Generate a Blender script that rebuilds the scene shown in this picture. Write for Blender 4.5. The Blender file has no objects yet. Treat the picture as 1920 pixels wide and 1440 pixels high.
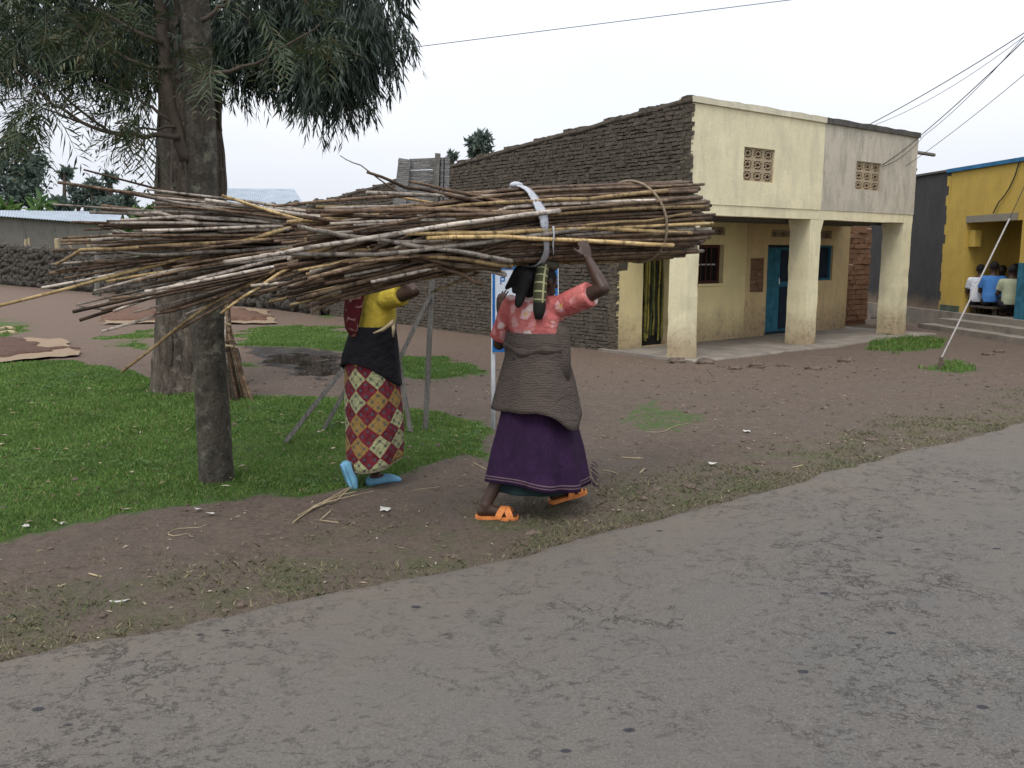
import bpy, bmesh, math, random
import numpy as np
from mathutils import Vector, Matrix

random.seed(7)
rng = np.random.default_rng(7)
R = math.radians
sc = bpy.context.scene

# ------------------------------------------------------------------ camera, world, sun, exposure
PITCH, FPX, CAMH = 0.1514, 1615.0, 1.6
cam_d = bpy.data.cameras.new('camera')
cam = bpy.data.objects.new('camera', cam_d)
sc.collection.objects.link(cam)
cam.location = (0, 0, CAMH)
cam.rotation_euler = (math.pi / 2 - PITCH, 0, 0)
cam_d.sensor_width = 36.0
cam_d.lens = FPX / 1920.0 * 36.0
cam_d.clip_start = 0.05
cam_d.clip_end = 3000
sc.camera = cam

SUN_EL, SUN_AZ = R(58), R(205)          # azimuth measured clockwise from +Y
world = bpy.data.worlds.new('World')
sc.world = world
world.use_nodes = True
wn, wl = world.node_tree.nodes, world.node_tree.links
wn.clear()
w_out = wn.new('ShaderNodeOutputWorld')
w_bg = wn.new('ShaderNodeBackground')
w_sky = wn.new('ShaderNodeTexSky')
w_sky.sky_type = 'NISHITA'
w_sky.sun_disc = False
w_sky.sun_elevation = SUN_EL
w_sky.sun_rotation = SUN_AZ
w_sky.air_density = 1.0
w_sky.dust_density = 4.0
w_tc = wn.new('ShaderNodeTexCoord')
w_sep = wn.new('ShaderNodeSeparateXYZ')
wl.new(w_tc.outputs['Generated'], w_sep.inputs[0])
# overcast dome: standard overcast luminance rising towards the zenith
w_max = wn.new('ShaderNodeMath'); w_max.operation = 'MAXIMUM'; w_max.inputs[1].default_value = 0.0
wl.new(w_sep.outputs['Z'], w_max.inputs[0])
w_mul = wn.new('ShaderNodeMath'); w_mul.operation = 'MULTIPLY_ADD'
w_mul.inputs[1].default_value = .52; w_mul.inputs[2].default_value = .40
wl.new(w_max.outputs[0], w_mul.inputs[0])
w_noise = wn.new('ShaderNodeTexNoise')
w_noise.inputs['Scale'].default_value = 1.8
w_noise.inputs['Detail'].default_value = 3.0
w_map = wn.new('ShaderNodeMapping'); w_map.inputs['Scale'].default_value = (1, 1, 3)
wl.new(w_tc.outputs['Generated'], w_map.inputs[0]); wl.new(w_map.outputs[0], w_noise.inputs['Vector'])
w_ramp = wn.new('ShaderNodeValToRGB')
w_ramp.color_ramp.elements[0].position = 0.3; w_ramp.color_ramp.elements[0].color = (0.83, 0.885, 1.0, 1)
w_ramp.color_ramp.elements[1].position = 0.7; w_ramp.color_ramp.elements[1].color = (0.965, 0.985, 1.03, 1)
wl.new(w_noise.outputs['Fac'], w_ramp.inputs[0])
w_col = wn.new('ShaderNodeVectorMath'); w_col.operation = 'SCALE'
wl.new(w_ramp.outputs[0], w_col.inputs[0]); wl.new(w_mul.outputs[0], w_col.inputs['Scale'])
w_col2 = wn.new('ShaderNodeVectorMath'); w_col2.operation = 'SCALE'; w_col2.inputs['Scale'].default_value = 19.8
wl.new(w_col.outputs[0], w_col2.inputs[0])
w_mix = wn.new('ShaderNodeMix'); w_mix.data_type = 'RGBA'; w_mix.inputs['Factor'].default_value = 0.9
wl.new(w_sky.outputs[0], w_mix.inputs['A']); wl.new(w_col2.outputs[0], w_mix.inputs['B'])
wl.new(w_mix.outputs['Result'], w_bg.inputs['Color'])
w_bg.inputs['Strength'].default_value = 0.1
wl.new(w_bg.outputs[0], w_out.inputs['Surface'])

sun_d = bpy.data.lights.new('sun', 'SUN')
sun_d.energy = 1.5
sun_d.angle = R(25)
sun_d.color = (1.0, 0.97, 0.92)
sun = bpy.data.objects.new('sun', sun_d)
sc.collection.objects.link(sun)
sdir = Vector((math.sin(SUN_AZ) * math.cos(SUN_EL), math.cos(SUN_AZ) * math.cos(SUN_EL), math.sin(SUN_EL)))
sun.rotation_euler = sdir.to_track_quat('Z', 'Y').to_euler()
sun.location = (0, -5, 20)

sc.view_settings.view_transform = 'Standard'
sc.view_settings.look = 'None'
sc.view_settings.exposure = 0.24
sc.view_settings.gamma = 1.0
sc.view_settings.use_curve_mapping = False

# ------------------------------------------------------------------ photograph pixel -> direction
_c, _s = math.cos(PITCH), math.sin(PITCH)
FW, UP, RT = np.array([0, _c, -_s]), np.array([0, _s, _c]), np.array([1., 0, 0])
C0 = np.array([0, 0, CAMH])
def ray(px, py): return FW + RT * (px - 960) / FPX + UP * (720 - py) / FPX
def gp(px, py, z=0.0):
    r = ray(px, py); return C0 + r * (z - CAMH) / r[2]
def atY(px, py, Y):
    r = ray(px, py); return C0 + r * Y / r[1]
def onplane(px, py, p0, n):
    r = ray(px, py); return C0 + r * np.dot(np.asarray(p0) - C0, n) / np.dot(r, n)

# ------------------------------------------------------------------ noise
def _hash(ix, iy, seed):
    h = (ix.astype(np.int64) * 374761393 + iy.astype(np.int64) * 668265263 + seed * 1274126177) & 0x7fffffff
    h = (h ^ (h >> 13)) * 1274126177 & 0x7fffffff
    return ((h ^ (h >> 16)) & 0xffff) / 65535.0
def vnoise(x, y, seed=0):
    x = np.asarray(x, float); y = np.asarray(y, float)
    ix, iy = np.floor(x), np.floor(y); fx, fy = x - ix, y - iy
    fx = fx * fx * (3 - 2 * fx); fy = fy * fy * (3 - 2 * fy)
    a, b = _hash(ix, iy, seed), _hash(ix + 1, iy, seed)
    c, d = _hash(ix, iy + 1, seed), _hash(ix + 1, iy + 1, seed)
    return a + (b - a) * fx + (c - a) * fy + (a - b - c + d) * fx * fy
def fbm(x, y, oct=4, seed=0):
    t, a, n = 0, 1.0, 0
    for i in range(oct):
        t = t + a * vnoise(x * 2 ** i + 17.3 * i, y * 2 ** i - 9.1 * i, seed + i); n += a; a *= .5
    return t / n
def sstep(a, b, x):
    t = np.clip((x - a) / (b - a), 0, 1); return t * t * (3 - 2 * t)
def sdpoly(X, Y, poly):
    poly = np.asarray(poly)[:, :2]; n = len(poly)
    d = np.full(X.shape, 1e9); inside = np.zeros(X.shape, bool)
    for i in range(n):
        ax, ay = poly[i]; bx, by = poly[(i + 1) % n]
        ex, ey = bx - ax, by - ay
        t = np.clip(((X - ax) * ex + (Y - ay) * ey) / (ex * ex + ey * ey + 1e-12), 0, 1)
        d = np.minimum(d, np.hypot(X - ax - t * ex, Y - ay - t * ey))
        cross = ((ay > Y) != (by > Y)) & (X < (bx - ax) * (Y - ay) / (by - ay + 1e-12) + ax)
        inside ^= cross
    return np.where(inside, -d, d)

# ------------------------------------------------------------------ materials
class NT:
    def __init__(s, name):
        s.m = bpy.data.materials.new(name); s.m.use_nodes = True
        s.t = s.m.node_tree; s.n = s.t.nodes; s.l = s.t.links
        s.b = s.n['Principled BSDF']; s.b.inputs['Roughness'].default_value = .9
        s.b.inputs['Specular IOR Level'].default_value = .25
    def put(s, sock, v):
        if hasattr(v, 'is_output') or isinstance(v, bpy.types.NodeSocket): s.l.new(v, sock)
        elif isinstance(v, (tuple, list)) and len(v) == 3 and sock.type == 'RGBA': sock.default_value = (*v, 1)
        else: sock.default_value = v
    def co(s, kind='Object', scale=None, rot=None):
        o = s.n.new('ShaderNodeTexCoord').outputs[kind]
        if scale is not None or rot is not None:
            mp = s.n.new('ShaderNodeMapping'); s.l.new(o, mp.inputs[0])
            if scale is not None: mp.inputs['Scale'].default_value = scale if hasattr(scale, '__len__') else (scale,) * 3
            if rot is not None: mp.inputs['Rotation'].default_value = rot
            o = mp.outputs[0]
        return o
    def uv(s, scale=(1, 1, 1), rot=(0, 0, 0)): return s.co('UV', scale, rot)
    def noise(s, scale, detail=4, rough=.6, vec=None, dist=0, out='Fac'):
        n = s.n.new('ShaderNodeTexNoise'); n.inputs['Scale'].default_value = scale
        n.inputs['Detail'].default_value = detail; n.inputs['Roughness'].default_value = rough
        n.inputs['Distortion'].default_value = dist
        s.l.new(vec if vec is not None else s.co(), n.inputs['Vector']); return n.outputs[out]
    def vor(s, scale, feature='F1', out='Distance', vec=None, rand=1.0):
        n = s.n.new('ShaderNodeTexVoronoi'); n.feature = feature; n.inputs['Scale'].default_value = scale
        n.inputs['Randomness'].default_value = rand
        s.l.new(vec if vec is not None else s.co(), n.inputs['Vector']); return n.outputs[out]
    def ramp(s, fac, stops, const=False):
        r = s.n.new('ShaderNodeValToRGB'); cr = r.color_ramp
        if const: cr.interpolation = 'CONSTANT'
        while len(cr.elements) < len(stops): cr.elements.new(.5)
        for e, (p, c) in zip(cr.elements, stops):
            e.position = p; e.color = (*c, 1) if hasattr(c, '__len__') else (c, c, c, 1)
        s.l.new(fac, r.inputs[0]); return r.outputs[0]
    def mix(s, fac, a, b, mode='MIX'):
        m = s.n.new('ShaderNodeMix'); m.data_type = 'RGBA'; m.blend_type = mode
        s.put(m.inputs['Factor'], fac); s.put(m.inputs['A'], a); s.put(m.inputs['B'], b); return m.outputs['Result']
    def math(s, op, a, b=0.0, c=0.0):
        m = s.n.new('ShaderNodeMath'); m.operation = op
        s.put(m.inputs[0], a); s.put(m.inputs[1], b); s.put(m.inputs[2], c); return m.outputs[0]
    def sep(s, v):
        m = s.n.new('ShaderNodeSeparateXYZ'); s.l.new(v, m.inputs[0]); return m.outputs
    def island(s): return s.n.new('ShaderNodeNewGeometry').outputs['Random Per Island']
    def objrand(s): return s.n.new('ShaderNodeObjectInfo').outputs['Random']
    def attr(s, name):
        a = s.n.new('ShaderNodeAttribute'); a.attribute_name = name; return a.outputs['Color']
    def col(s, v): s.put(s.b.inputs['Base Color'], v); return s
    def rough(s, v): s.put(s.b.inputs['Roughness'], v); return s
    def bump(s, h, strength=.5, dist=.01):
        b = s.n.new('ShaderNodeBump'); b.inputs['Strength'].default_value = strength; b.inputs['Distance'].default_value = dist
        s.l.new(h, b.inputs['Height']); s.l.new(b.outputs[0], s.b.inputs['Normal']); return s
    def spec(s, v): s.b.inputs['Specular IOR Level'].default_value = v; return s
    def translucent(s, colv, fac):
        tr = s.n.new('ShaderNodeBsdfTranslucent'); s.put(tr.inputs['Color'], colv)
        mx = s.n.new('ShaderNodeMixShader'); mx.inputs[0].default_value = fac
        s.l.new(s.b.outputs[0], mx.inputs[1]); s.l.new(tr.outputs[0], mx.inputs[2])
        s.l.new(mx.outputs[0], s.n['Material Output'].inputs['Surface']); return s

def plain(name, c, var=.25, scale=6, bump=.3, bscale=60, bdist=.004, rough=.9, coord='Object'):
    m = NT(name); v = m.co(coord)
    n = m.noise(scale, 5, .65, v)
    lo = tuple(x * (1 - var) for x in c); hi = tuple(min(1, x * (1 + var)) for x in c)
    m.col(m.ramp(n, [(.3, lo), (.7, hi)])); m.rough(rough)
    m.bump(m.noise(bscale, 4, .6, v), bump, bdist); return m.m

M = {}
# --- ground
def ground_mat():
    m = NT('soil_and_turf'); v = m.co()
    at = m.attr('mask'); sp = m.n.new('ShaderNodeSeparateColor'); m.l.new(at, sp.inputs[0])
    a_grass, a_wet, a_clay = sp.outputs[0], sp.outputs[1], sp.outputs[2]
    vr = m.n.new('ShaderNodeAttribute'); vr.attribute_name = 'verge'
    fine = m.noise(38, 6, .7, v); mid = m.noise(5, 5, .65, v); big = m.noise(.9, 4, .6, v)
    dirt = m.ramp(fine, [(.25, (.042, .030, .023)), (.48, (.112, .083, .063)), (.62, (.148, .112, .087)), (.78, (.225, .178, .14))])
    dirt = m.mix(m.ramp(mid, [(.42, 0.0), (.66, .6)]), dirt, (.146, .108, .082))
    dirt = m.mix(m.ramp(m.noise(14, 7, .75, v), [(.52, 0.0), (.66, .8)]), dirt, (.058, .043, .034))
    dirt = m.mix(m.ramp(m.noise(2.2, 6, .7, v), [(.55, 0.0), (.70, .5)]), dirt, (.088, .068, .054))
    dirt = m.mix(m.ramp(big, [(.4, 0.0), (.65, .5)]), dirt, (.118, .096, .076))
    clay = m.ramp(fine, [(.25, (.075, .050, .036)), (.55, (.160, .112, .083)), (.8, (.23, .17, .13))])
    dirt = m.mix(a_clay, dirt, clay)
    straw = m.ramp(m.noise(150, 2, .5, m.co('Object', (1, .25, 1), (0, 0, .6))), [(.66, 0.0), (.72, .5)])
    dirt = m.mix(straw, dirt, (.25, .2, .13))
    gr = m.ramp(m.noise(22, 5, .7, v), [(.3, (.034, .058, .016)), (.7, (.085, .150, .034))])
    gr = m.mix(m.ramp(mid, [(.45, 0.0), (.75, .45)]), gr, (.085, .085, .04))
    ge = m.math('ADD', a_grass, m.math('MULTIPLY', m.math('SUBTRACT', m.noise(7, 5, .7, v), .5), 1.3))
    gm = m.ramp(ge, [(.42, 0.0), (.62, 1.0)])
    vg = m.math('MULTIPLY', vr.outputs['Fac'], m.ramp(m.noise(3.2, 5, .7, v), [(.45, 0.0), (.62, 1.0)]))
    vc = m.ramp(m.noise(30, 5, .7, v), [(.3, (.060, .058, .032)), (.7, (.135, .125, .070))])
    c = m.mix(vg, dirt, vc); c = m.mix(gm, c, gr)
    wm = m.ramp(m.math('ADD', a_wet, m.math('MULTIPLY', m.math('SUBTRACT', m.noise(4.5, 5, .7, v), .5), 1.2)), [(.45, 0.0), (.62, 1.0)])
    c = m.mix(wm, c, m.ramp(m.noise(11, 6, .75, v), [(.35, (.014, .011, .009)), (.65, (.060, .047, .038))]))
    m.col(c)
    wat = m.ramp(m.math('MULTIPLY', wm, m.noise(3.1, 3, .6, m.co('Object', (1, 2.2, 1)))), [(.50, .92), (.55, .05)])
    m.rough(wat)
    m.bump(m.math('ADD', m.math('ADD', fine, m.noise(14, 7, .75, v)), m.math('MULTIPLY', mid, 1.5)), .9, .03)
    return m.m
M['ground'] = ground_mat()
def road_mat():
    m = NT('worn_asphalt'); v = m.co()
    agg = m.noise(95, 3, .75, v); grit = m.noise(230, 2, .6, v); mot = m.noise(6, 8, .72, v); big = m.noise(.55, 5, .6, v, .6)
    c = m.ramp(agg, [(.28, (.068, .062, .055)), (.47, (.124, .114, .102)), (.60, (.160, .148, .133)), (.80, (.26, .245, .222))])
    c = m.mix(m.ramp(grit, [(.40, 0.0), (.72, .55)]), c, (.055, .052, .05))
    c = m.mix(m.ramp(big, [(.38, 0.0), (.62, .55)]), c, (.140, .122, .102))
    c = m.mix(m.ramp(m.noise(1.7, 6, .65, v), [(.45, 0.0), (.70, .5)]), c, (.108, .104, .099))
    e = m.n.new('ShaderNodeAttribute'); e.attribute_name = 'edge'
    c = m.mix(m.math('MULTIPLY', e.outputs['Fac'], m.ramp(m.noise(2.5, 6, .7, v), [(.3, .3), (.65, .95)])), c, (.150, .125, .100))
    # worn-out dark pits, clustered
    lane = m.co('Object', (1, 1.5, 1), (0, 0, -R(52)))
    clus = m.ramp(m.noise(1.0, 4, .6, v), [(.40, .15), (.62, 1.0)])
    bl = m.math('MULTIPLY', m.ramp(m.noise(19, 6, .72, lane), [(.57, 0.0), (.66, .7)]), clus)
    c = m.mix(bl, c, (.058, .050, .045))
    bl2 = m.math('MULTIPLY', m.ramp(mot, [(.58, 0.0), (.72, .38)]), clus)
    c = m.mix(bl2, c, (.070, .060, .052))
    wv = m.n.new('ShaderNodeVectorMath'); wv.operation = 'ADD'
    nz = m.noise(3.5, 6, .7, v, 0, 'Color'); sc2 = m.n.new('ShaderNodeVectorMath'); sc2.operation = 'SCALE'; sc2.inputs['Scale'].default_value = .8
    m.l.new(nz, sc2.inputs[0]); m.l.new(v, wv.inputs[0]); m.l.new(sc2.outputs[0], wv.inputs[1])
    ck = m.vor(4.2, 'DISTANCE_TO_EDGE', 'Distance', wv.outputs[0])
    ckm = m.math('MULTIPLY', m.ramp(ck, [(.0, 1.0), (.05, 0.0)]), m.ramp(m.math('MULTIPLY', m.noise(.8, 3, .6, v), m.noise(9, 5, .7, v)), [(.22, 0.0), (.36, .9)]))
    c = m.mix(ckm, c, (.04, .034, .03))
    sp = m.vor(4.0, 'F1', 'Distance', lane)
    spm = m.math('MULTIPLY', m.ramp(m.math('ADD', sp, m.math('MULTIPLY', mot, .12)), [(.13, 1.0), (.16, 0.0)]), m.ramp(m.noise(1.1, 2, .5, v), [(.48, 0.0), (.54, .9)]))
    c = m.mix(spm, c, (.026, .027, .034))
    m.col(c); m.rough(m.ramp(mot, [(.3, .75), (.7, .95)]))
    h = m.math('SUBTRACT', m.math('ADD', agg, m.math('MULTIPLY', grit, .4)), m.math('MULTIPLY', m.math('ADD', m.math('ADD', ckm, bl), spm), .9))
    m.bump(h, .8, .012); return m.m
M['road'] = road_mat()
def leafmat(name, stops, tr=.25, rough=.55, patch=None):
    m = NT(name); c = m.ramp(m.island(), stops)
    if patch:
        c = m.mix(m.ramp(m.noise(patch[0], 4, .65), [(.42, 0.0), (.66, .75)]), c, patch[1])
        c = m.mix(m.ramp(m.noise(patch[0] * 2.7, 4, .65), [(.55, 0.0), (.7, .6)]), c, patch[2])
    m.col(c); m.rough(rough); m.spec(.3)
    m.translucent(c, tr); return m.m
M['grass'] = leafmat('grass_blades', [(0, (.068, .130, .026)), (.45, (.130, .235, .050)), (.85, (.185, .305, .075)), (.95, (.28, .30, .11)), (1, (.38, .32, .17))], .35, .55, (1.3, (.095, .165, .040), (.22, .31, .09)))
M['dry_grass'] = leafmat('dry_grass', [(0, (.075, .078, .036)), (.4, (.135, .13, .062)), (.7, (.22, .185, .105)), (1, (.36, .30, .19))], .2, .7, (2.2, (.085, .135, .04), (.25, .205, .125)))
M['weed'] = leafmat('weed_leaves', [(0, (.035, .085, .015)), (.6, (.075, .16, .03)), (1, (.13, .21, .06))], .25)
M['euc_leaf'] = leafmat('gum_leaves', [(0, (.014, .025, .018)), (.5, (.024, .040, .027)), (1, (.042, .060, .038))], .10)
M['frond'] = leafmat('silky_oak_fronds', [(0, (.03, .05, .022)), (.5, (.05, .075, .034)), (.85, (.075, .085, .04)), (1, (.13, .10, .05))], .2)
M['hazed_leaf'] = leafmat('hazed_tree_leaves', [(0, (.055, .082, .064)), (.5, (.095, .130, .105)), (1, (.15, .185, .15))], .35)  # distance haze painted into the pale blue-grey leaf colour
M['bush_leaf'] = leafmat('bush_leaves', [(0, (.03, .075, .015)), (.5, (.07, .14, .03)), (1, (.13, .20, .05))], .3)
def bark(name, a, b, vs=(6, 6, .9), moss=None, sc_=5):
    m = NT(name); v = m.co('Object', vs)
    n = m.noise(sc_, 6, .7, v, .4); f = m.noise(40, 4, .7)
    c = m.ramp(n, [(.32, a), (.62, b)])
    c = m.mix(m.ramp(f, [(.35, 0.0), (.7, .5)]), c, tuple(x * .6 for x in a))
    if moss: c = m.mix(m.ramp(m.noise(9, 5, .7), [(.54, 0.0), (.66, .6)]), c, moss)
    m.col(c); m.bump(m.math('ADD', n, m.math('MULTIPLY', f, .4)), .9, .03); return m.m
M['bark_near'] = bark('lichen_bark', (.030, .026, .021), (.105, .092, .072), (1, 1, .7), (.20, .20, .15), 9)
M['bark_big'] = bark('stringy_bark', (.028, .022, .018), (.140, .112, .086), (5, 5, .5), (.215, .19, .155), 4)
M['twig'] = plain('twig', (.07, .055, .042), .3)
def cane(name, a, b, dark):
    m = NT(name); v = m.uv((1, 1, 1))
    n = m.noise(5, 6, .75, m.co('Object', (1, 1, 4))); rnd = m.objrand()
    c = m.ramp(n, [(.35, a), (.62, b)])
    g = m.sep(v)
    y = m.math('FRACT', m.math('MULTIPLY_ADD', g[1], 14.0, m.math('MULTIPLY', rnd, 7.0)))
    node = m.ramp(y, [(0, .75), (.06, 0.0), (.95, 0.0), (1, .4)])
    c = m.mix(node, c, dark)
    c = m.mix(m.ramp(m.noise(17, 5, .75), [(.50, 0.0), (.64, .85)]), c, dark); c = m.mix(m.ramp(m.noise(9, 5, .7, m.co('Object', (1.3, 1.3, 5))), [(.60, 0.0), (.70, .7)]), c, tuple(min(.6, x * 1.7 + .05) for x in b))
    br_ = m.math('MULTIPLY_ADD', rnd, .9, .55); vm = m.n.new('ShaderNodeVectorMath'); vm.operation = 'SCALE'; m.l.new(c, vm.inputs[0]); m.l.new(br_, vm.inputs['Scale']); c = vm.outputs[0]
    m.col(c); m.rough(.8); m.bump(m.noise(45, 4, .6), .7, .006); return m.m
M['cane0'] = cane('cane_dark', (.036, .022, .014), (.135, .088, .056), (.02, .013, .009))
M['cane1'] = cane('cane_umber', (.070, .043, .027), (.20, .138, .086), (.03, .019, .012))
M['cane2'] = cane('cane_grey', (.18, .148, .120), (.50, .435, .36), (.05, .037, .028))
M['cane3'] = cane('cane_tan', (.16, .105, .05), (.38, .27, .13), (.06, .04, .022))
M['cane4'] = cane('cane_straw', (.30, .20, .08), (.52, .38, .19), (.10, .065, .03))
M['rope'] = plain('rope', (.22, .17, .12), .3, 40)
M['white_cloth'] = plain('white_cloth', (.42, .43, .46), .25, 25, .8, 40, .012)
# --- walls
def plaster(name, c, stain, amt=.5, chip=None):
    m = NT(name); v = m.co()
    n = m.noise(1.6, 7, .7, v); st = m.noise(2.2, 7, .72, m.co('Object', (1.8, 1.8, .55)), .5)
    col = m.ramp(n, [(.3, tuple(x * .84 for x in c)), (.7, c)])
    col = m.mix(m.ramp(st, [(.46, 0.0), (.72, amt)]), col, stain)
    col = m.mix(m.ramp(m.noise(34, 6, .75, v), [(.52, 0.0), (.72, amt * .6)]), col, stain)
    col = m.mix(m.ramp(m.noise(9, 7, .75, v), [(.60, 0.0), (.70, amt * .7)]), col, tuple(x * .7 for x in stain))
    z = m.sep(v)[2]
    dirt = m.math('MULTIPLY', m.ramp(m.math('ADD', z, m.math('MULTIPLY', n, .7)), [(.45, 1.0), (1.15, 0.0)]), .8)
    col = m.mix(dirt, col, (.33, .24, .15))
    col = m.mix(m.math('MULTIPLY', dirt, m.ramp(m.noise(12, 6, .75, v), [(.5, 0.0), (.62, .9)])), col, (.20, .145, .095))
    if chip:
        cm = m.math('MULTIPLY', m.ramp(m.noise(4.5, 5, .75, v), [(.58, 0.0), (.605, 1.0)]), m.ramp(z, [(.0, 1.0), (1.3, .0)]))
        col = m.mix(cm, col, chip)
    m.col(col); m.bump(m.math('ADD', m.noise(70, 5, .7, v), m.math('ADD', m.noise(7, 5, .65, v), n)), .5, .018); return m.m
M['cream'] = plaster('cream_plaster', (.80, .725, .48), (.47, .43, .32), .6)
M['stained'] = plaster('stained_plaster', (.55, .50, .40), (.25, .23, .19), .9)
M['cream_low'] = plaster('cream_plaster_lower', (.74, .63, .33), (.5, .42, .26), .4)
M['ochre'] = plaster('peeling_ochre_plaster', (.60, .46, .25), (.36, .28, .18), .6, (.16, .15, .15))
M['cap_pale'] = plaster('pale_coping', (.70, .65, .48), (.35, .33, .27), .6)
M['cap_dark'] = plain('dark_coping', (.085, .078, .068), .4, 6, .6, 30, .02)
M['vent'] = plaster('vent_concrete', (.74, .69, .50), (.4, .37, .3), .4)
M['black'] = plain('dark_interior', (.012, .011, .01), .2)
def mud(name, a, b, c):
    m = NT(name); v = m.co(); i = m.island()
    n = m.noise(9, 6, .75, v); f = m.noise(55, 5, .7, v)
    col = m.ramp(n, [(.3, a), (.65, b)])
    col = m.mix(m.ramp(i, [(0, 0.0), (1, .6)]), col, c)
    col = m.mix(m.ramp(f, [(.4, 0.0), (.75, .6)]), col, tuple(x * .5 for x in a))
    m.col(col); m.bump(m.math('ADD', n, f), .9, .03); return m.m
M['mud'] = mud('mud_brick', (.062, .051, .040), (.155, .129, .100), (.12, .10, .077))
M['red_mud'] = mud('red_mud_brick', (.16, .085, .05), (.30, .17, .10), (.25, .14, .085))
M['stone'] = mud('dark_lava_stone', (.045, .04, .034), (.12, .105, .088), (.085, .075, .06))
M['mortar'] = plain('mud_mortar', (.05, .042, .034), .4, 8, .8, 40, .02)
M['lime'] = plain('pale_mortar', (.50, .42, .32), .3, 20)
M['slab'] = plain('dusty_concrete', (.20, .175, .145), .3, 3, .5, 50, .006)
M['blue'] = plain('blue_paint', (.025, .115, .17), .4, 7, .3, 40)
M['blue2'] = plain('blue_trim', (.03, .13, .25), .35, 6)
M['navy'] = plain('navy_paint', (.012, .02, .035), .3)
M['redwood'] = plain('dark_red_wood', (.06, .022, .018), .35)
M['wood_grey'] = bark('weathered_wood', (.10, .092, .08), (.25, .235, .21), (14, 14, 1.2), None, 3)
M['board'] = bark('weathered_board', (.15, .145, .14), (.31, .30, .29), (1, 1, 12), None, 4)
def slats_mat():
    m = NT('striped_curtain'); i = m.objrand()
    c = m.ramp(i, [(0, (.035, .035, .018)), (.35, (.20, .18, .04)), (.6, (.07, .085, .03)), (.85, (.32, .27, .06))], True)
    c = m.mix(m.ramp(m.noise(6, 5, .7), [(.45, 0.0), (.65, .8)]), c, (.02, .02, .014)); m.col(c); return m.m
M['slat'] = slats_mat()
M['yellow'] = plaster('yellow_plaster', (.50, .345, .075), (.33, .225, .06), .5)
M['grey_wall'] = plaster('grey_rendered_wall', (.058, .055, .055), (.03, .029, .028), .7)
M['green_band'] = plain('green_plinth_paint', (.07, .09, .06), .3)
M['grey_lintel'] = plaster('grey_lintel', (.24, .215, .17), (.16, .15, .13), .6)
def tin():
    m = NT('corrugated_iron'); n = m.noise(1.5, 5, .7)
    m.col(m.ramp(n, [(.3, (.27, .31, .35)), (.7, (.40, .45, .50))])); m.rough(.5)
    m.b.inputs['Metallic'].default_value = .3; return m.m
M['tin'] = tin()
M['pale_wall'] = plaster('pale_grey_render', (.20, .18, .155), (.11, .098, .08), .7)
M['steel'] = plain('white_painted_steel', (.60, .62, .65), .2, 10, .2)
M['sign_white'] = plain('sign_white', (.56, .61, .68), .12, 4, .1)
M['sign_blue'] = plain('sign_blue', (.015, .12, .36), .2)
M['wire'] = plain('cable', (.03, .03, .032), .2)
M['guy'] = plain('guy_wire', (.36, .34, .32), .2, 30)
M['straw'] = plain('dry_stalk', (.36, .29, .18), .35, 12)
M['paper'] = plain('pale_scrap', (.45, .43, .39), .3)
M['leafdry'] = leafmat('dry_leaf', [(0, (.16, .10, .06)), (.5, (.30, .22, .13)), (1, (.48, .42, .32))], .1, .8)
M['clod'] = plain('earth_clod', (.115, .087, .067), .45, 8, .9, 40, .02)
M['grain'] = plain('dark_grain', (.085, .045, .03), .45, 20, .9, 120, .01)
M['grain_red'] = plain('reddish_grain', (.115, .062, .040), .4, 20, .9, 120, .01)
def matm():
    m = NT('woven_mat'); v = m.co('Object', (1, 1, 1))
    w = m.n.new('ShaderNodeTexWave'); w.inputs['Scale'].default_value = 18; w.inputs['Distortion'].default_value = 2
    m.l.new(v, w.inputs['Vector'])
    c = m.ramp(w.outputs['Fac'], [(.2, (.19, .135, .085)), (.8, (.31, .235, .155))])
    m.col(m.mix(m.ramp(m.noise(5, 5, .7), [(.5, 0.0), (.7, .6)]), c, (.26, .15, .10))); m.bump(w.outputs['Fac'], .5, .01); return m.m
M['mat'] = matm()
# --- people
M['skin'] = plain('dark_skin', (.052, .030, .022), .25, 14, .2, 90, .002, .42)
M['hair'] = plain('black_hair', (.012, .011, .010), .3, 40, .6, 200, .004, .8)
M['eye'] = plain('eye_white', (.55, .5, .45), .1)
def floral():
    m = NT('pink_floral_cotton'); v = m.co()
    base = m.ramp(m.noise(5, 4, .6, v), [(.35, (.38, .075, .075)), (.65, (.56, .18, .16))])
    wn_ = m.n.new('ShaderNodeVectorMath'); wn_.operation = 'ADD'
    nz = m.noise(26, 3, .6, v, 0, 'Color'); s2 = m.n.new('ShaderNodeVectorMath'); s2.operation = 'SCALE'; s2.inputs['Scale'].default_value = .05
    m.l.new(nz, s2.inputs[0]); m.l.new(v, wn_.inputs[0]); m.l.new(s2.outputs[0], wn_.inputs[1])
    d = m.vor(12.5, 'F1', 'Distance', wn_.outputs[0]); pc = m.vor(12.5, 'F1', 'Color', wn_.outputs[0])
    sx = m.sep(pc)
    fl = m.math('MULTIPLY', m.ramp(d, [(.36, 1.0), (.50, 0.0)]), m.ramp(sx[0], [(.40, 0.0), (.46, .9)]))
    c = m.mix(fl, base, m.ramp(sx[1], [(0, (.68, .50, .47)), (.55, (.60, .24, .24)), (.8, (.72, .62, .58))]))
    ctr = m.math('MULTIPLY', m.ramp(d, [(.12, 1.0), (.17, 0.0)]), m.ramp(sx[2], [(.4, 0.0), (.5, 1.0)]))
    c = m.mix(ctr, c, (.58, .36, .10))
    m.col(c); m.bump(m.noise(8, 5, .6, v, 1.0), .9, .035); return m.m
M['floral'] = floral()
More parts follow.
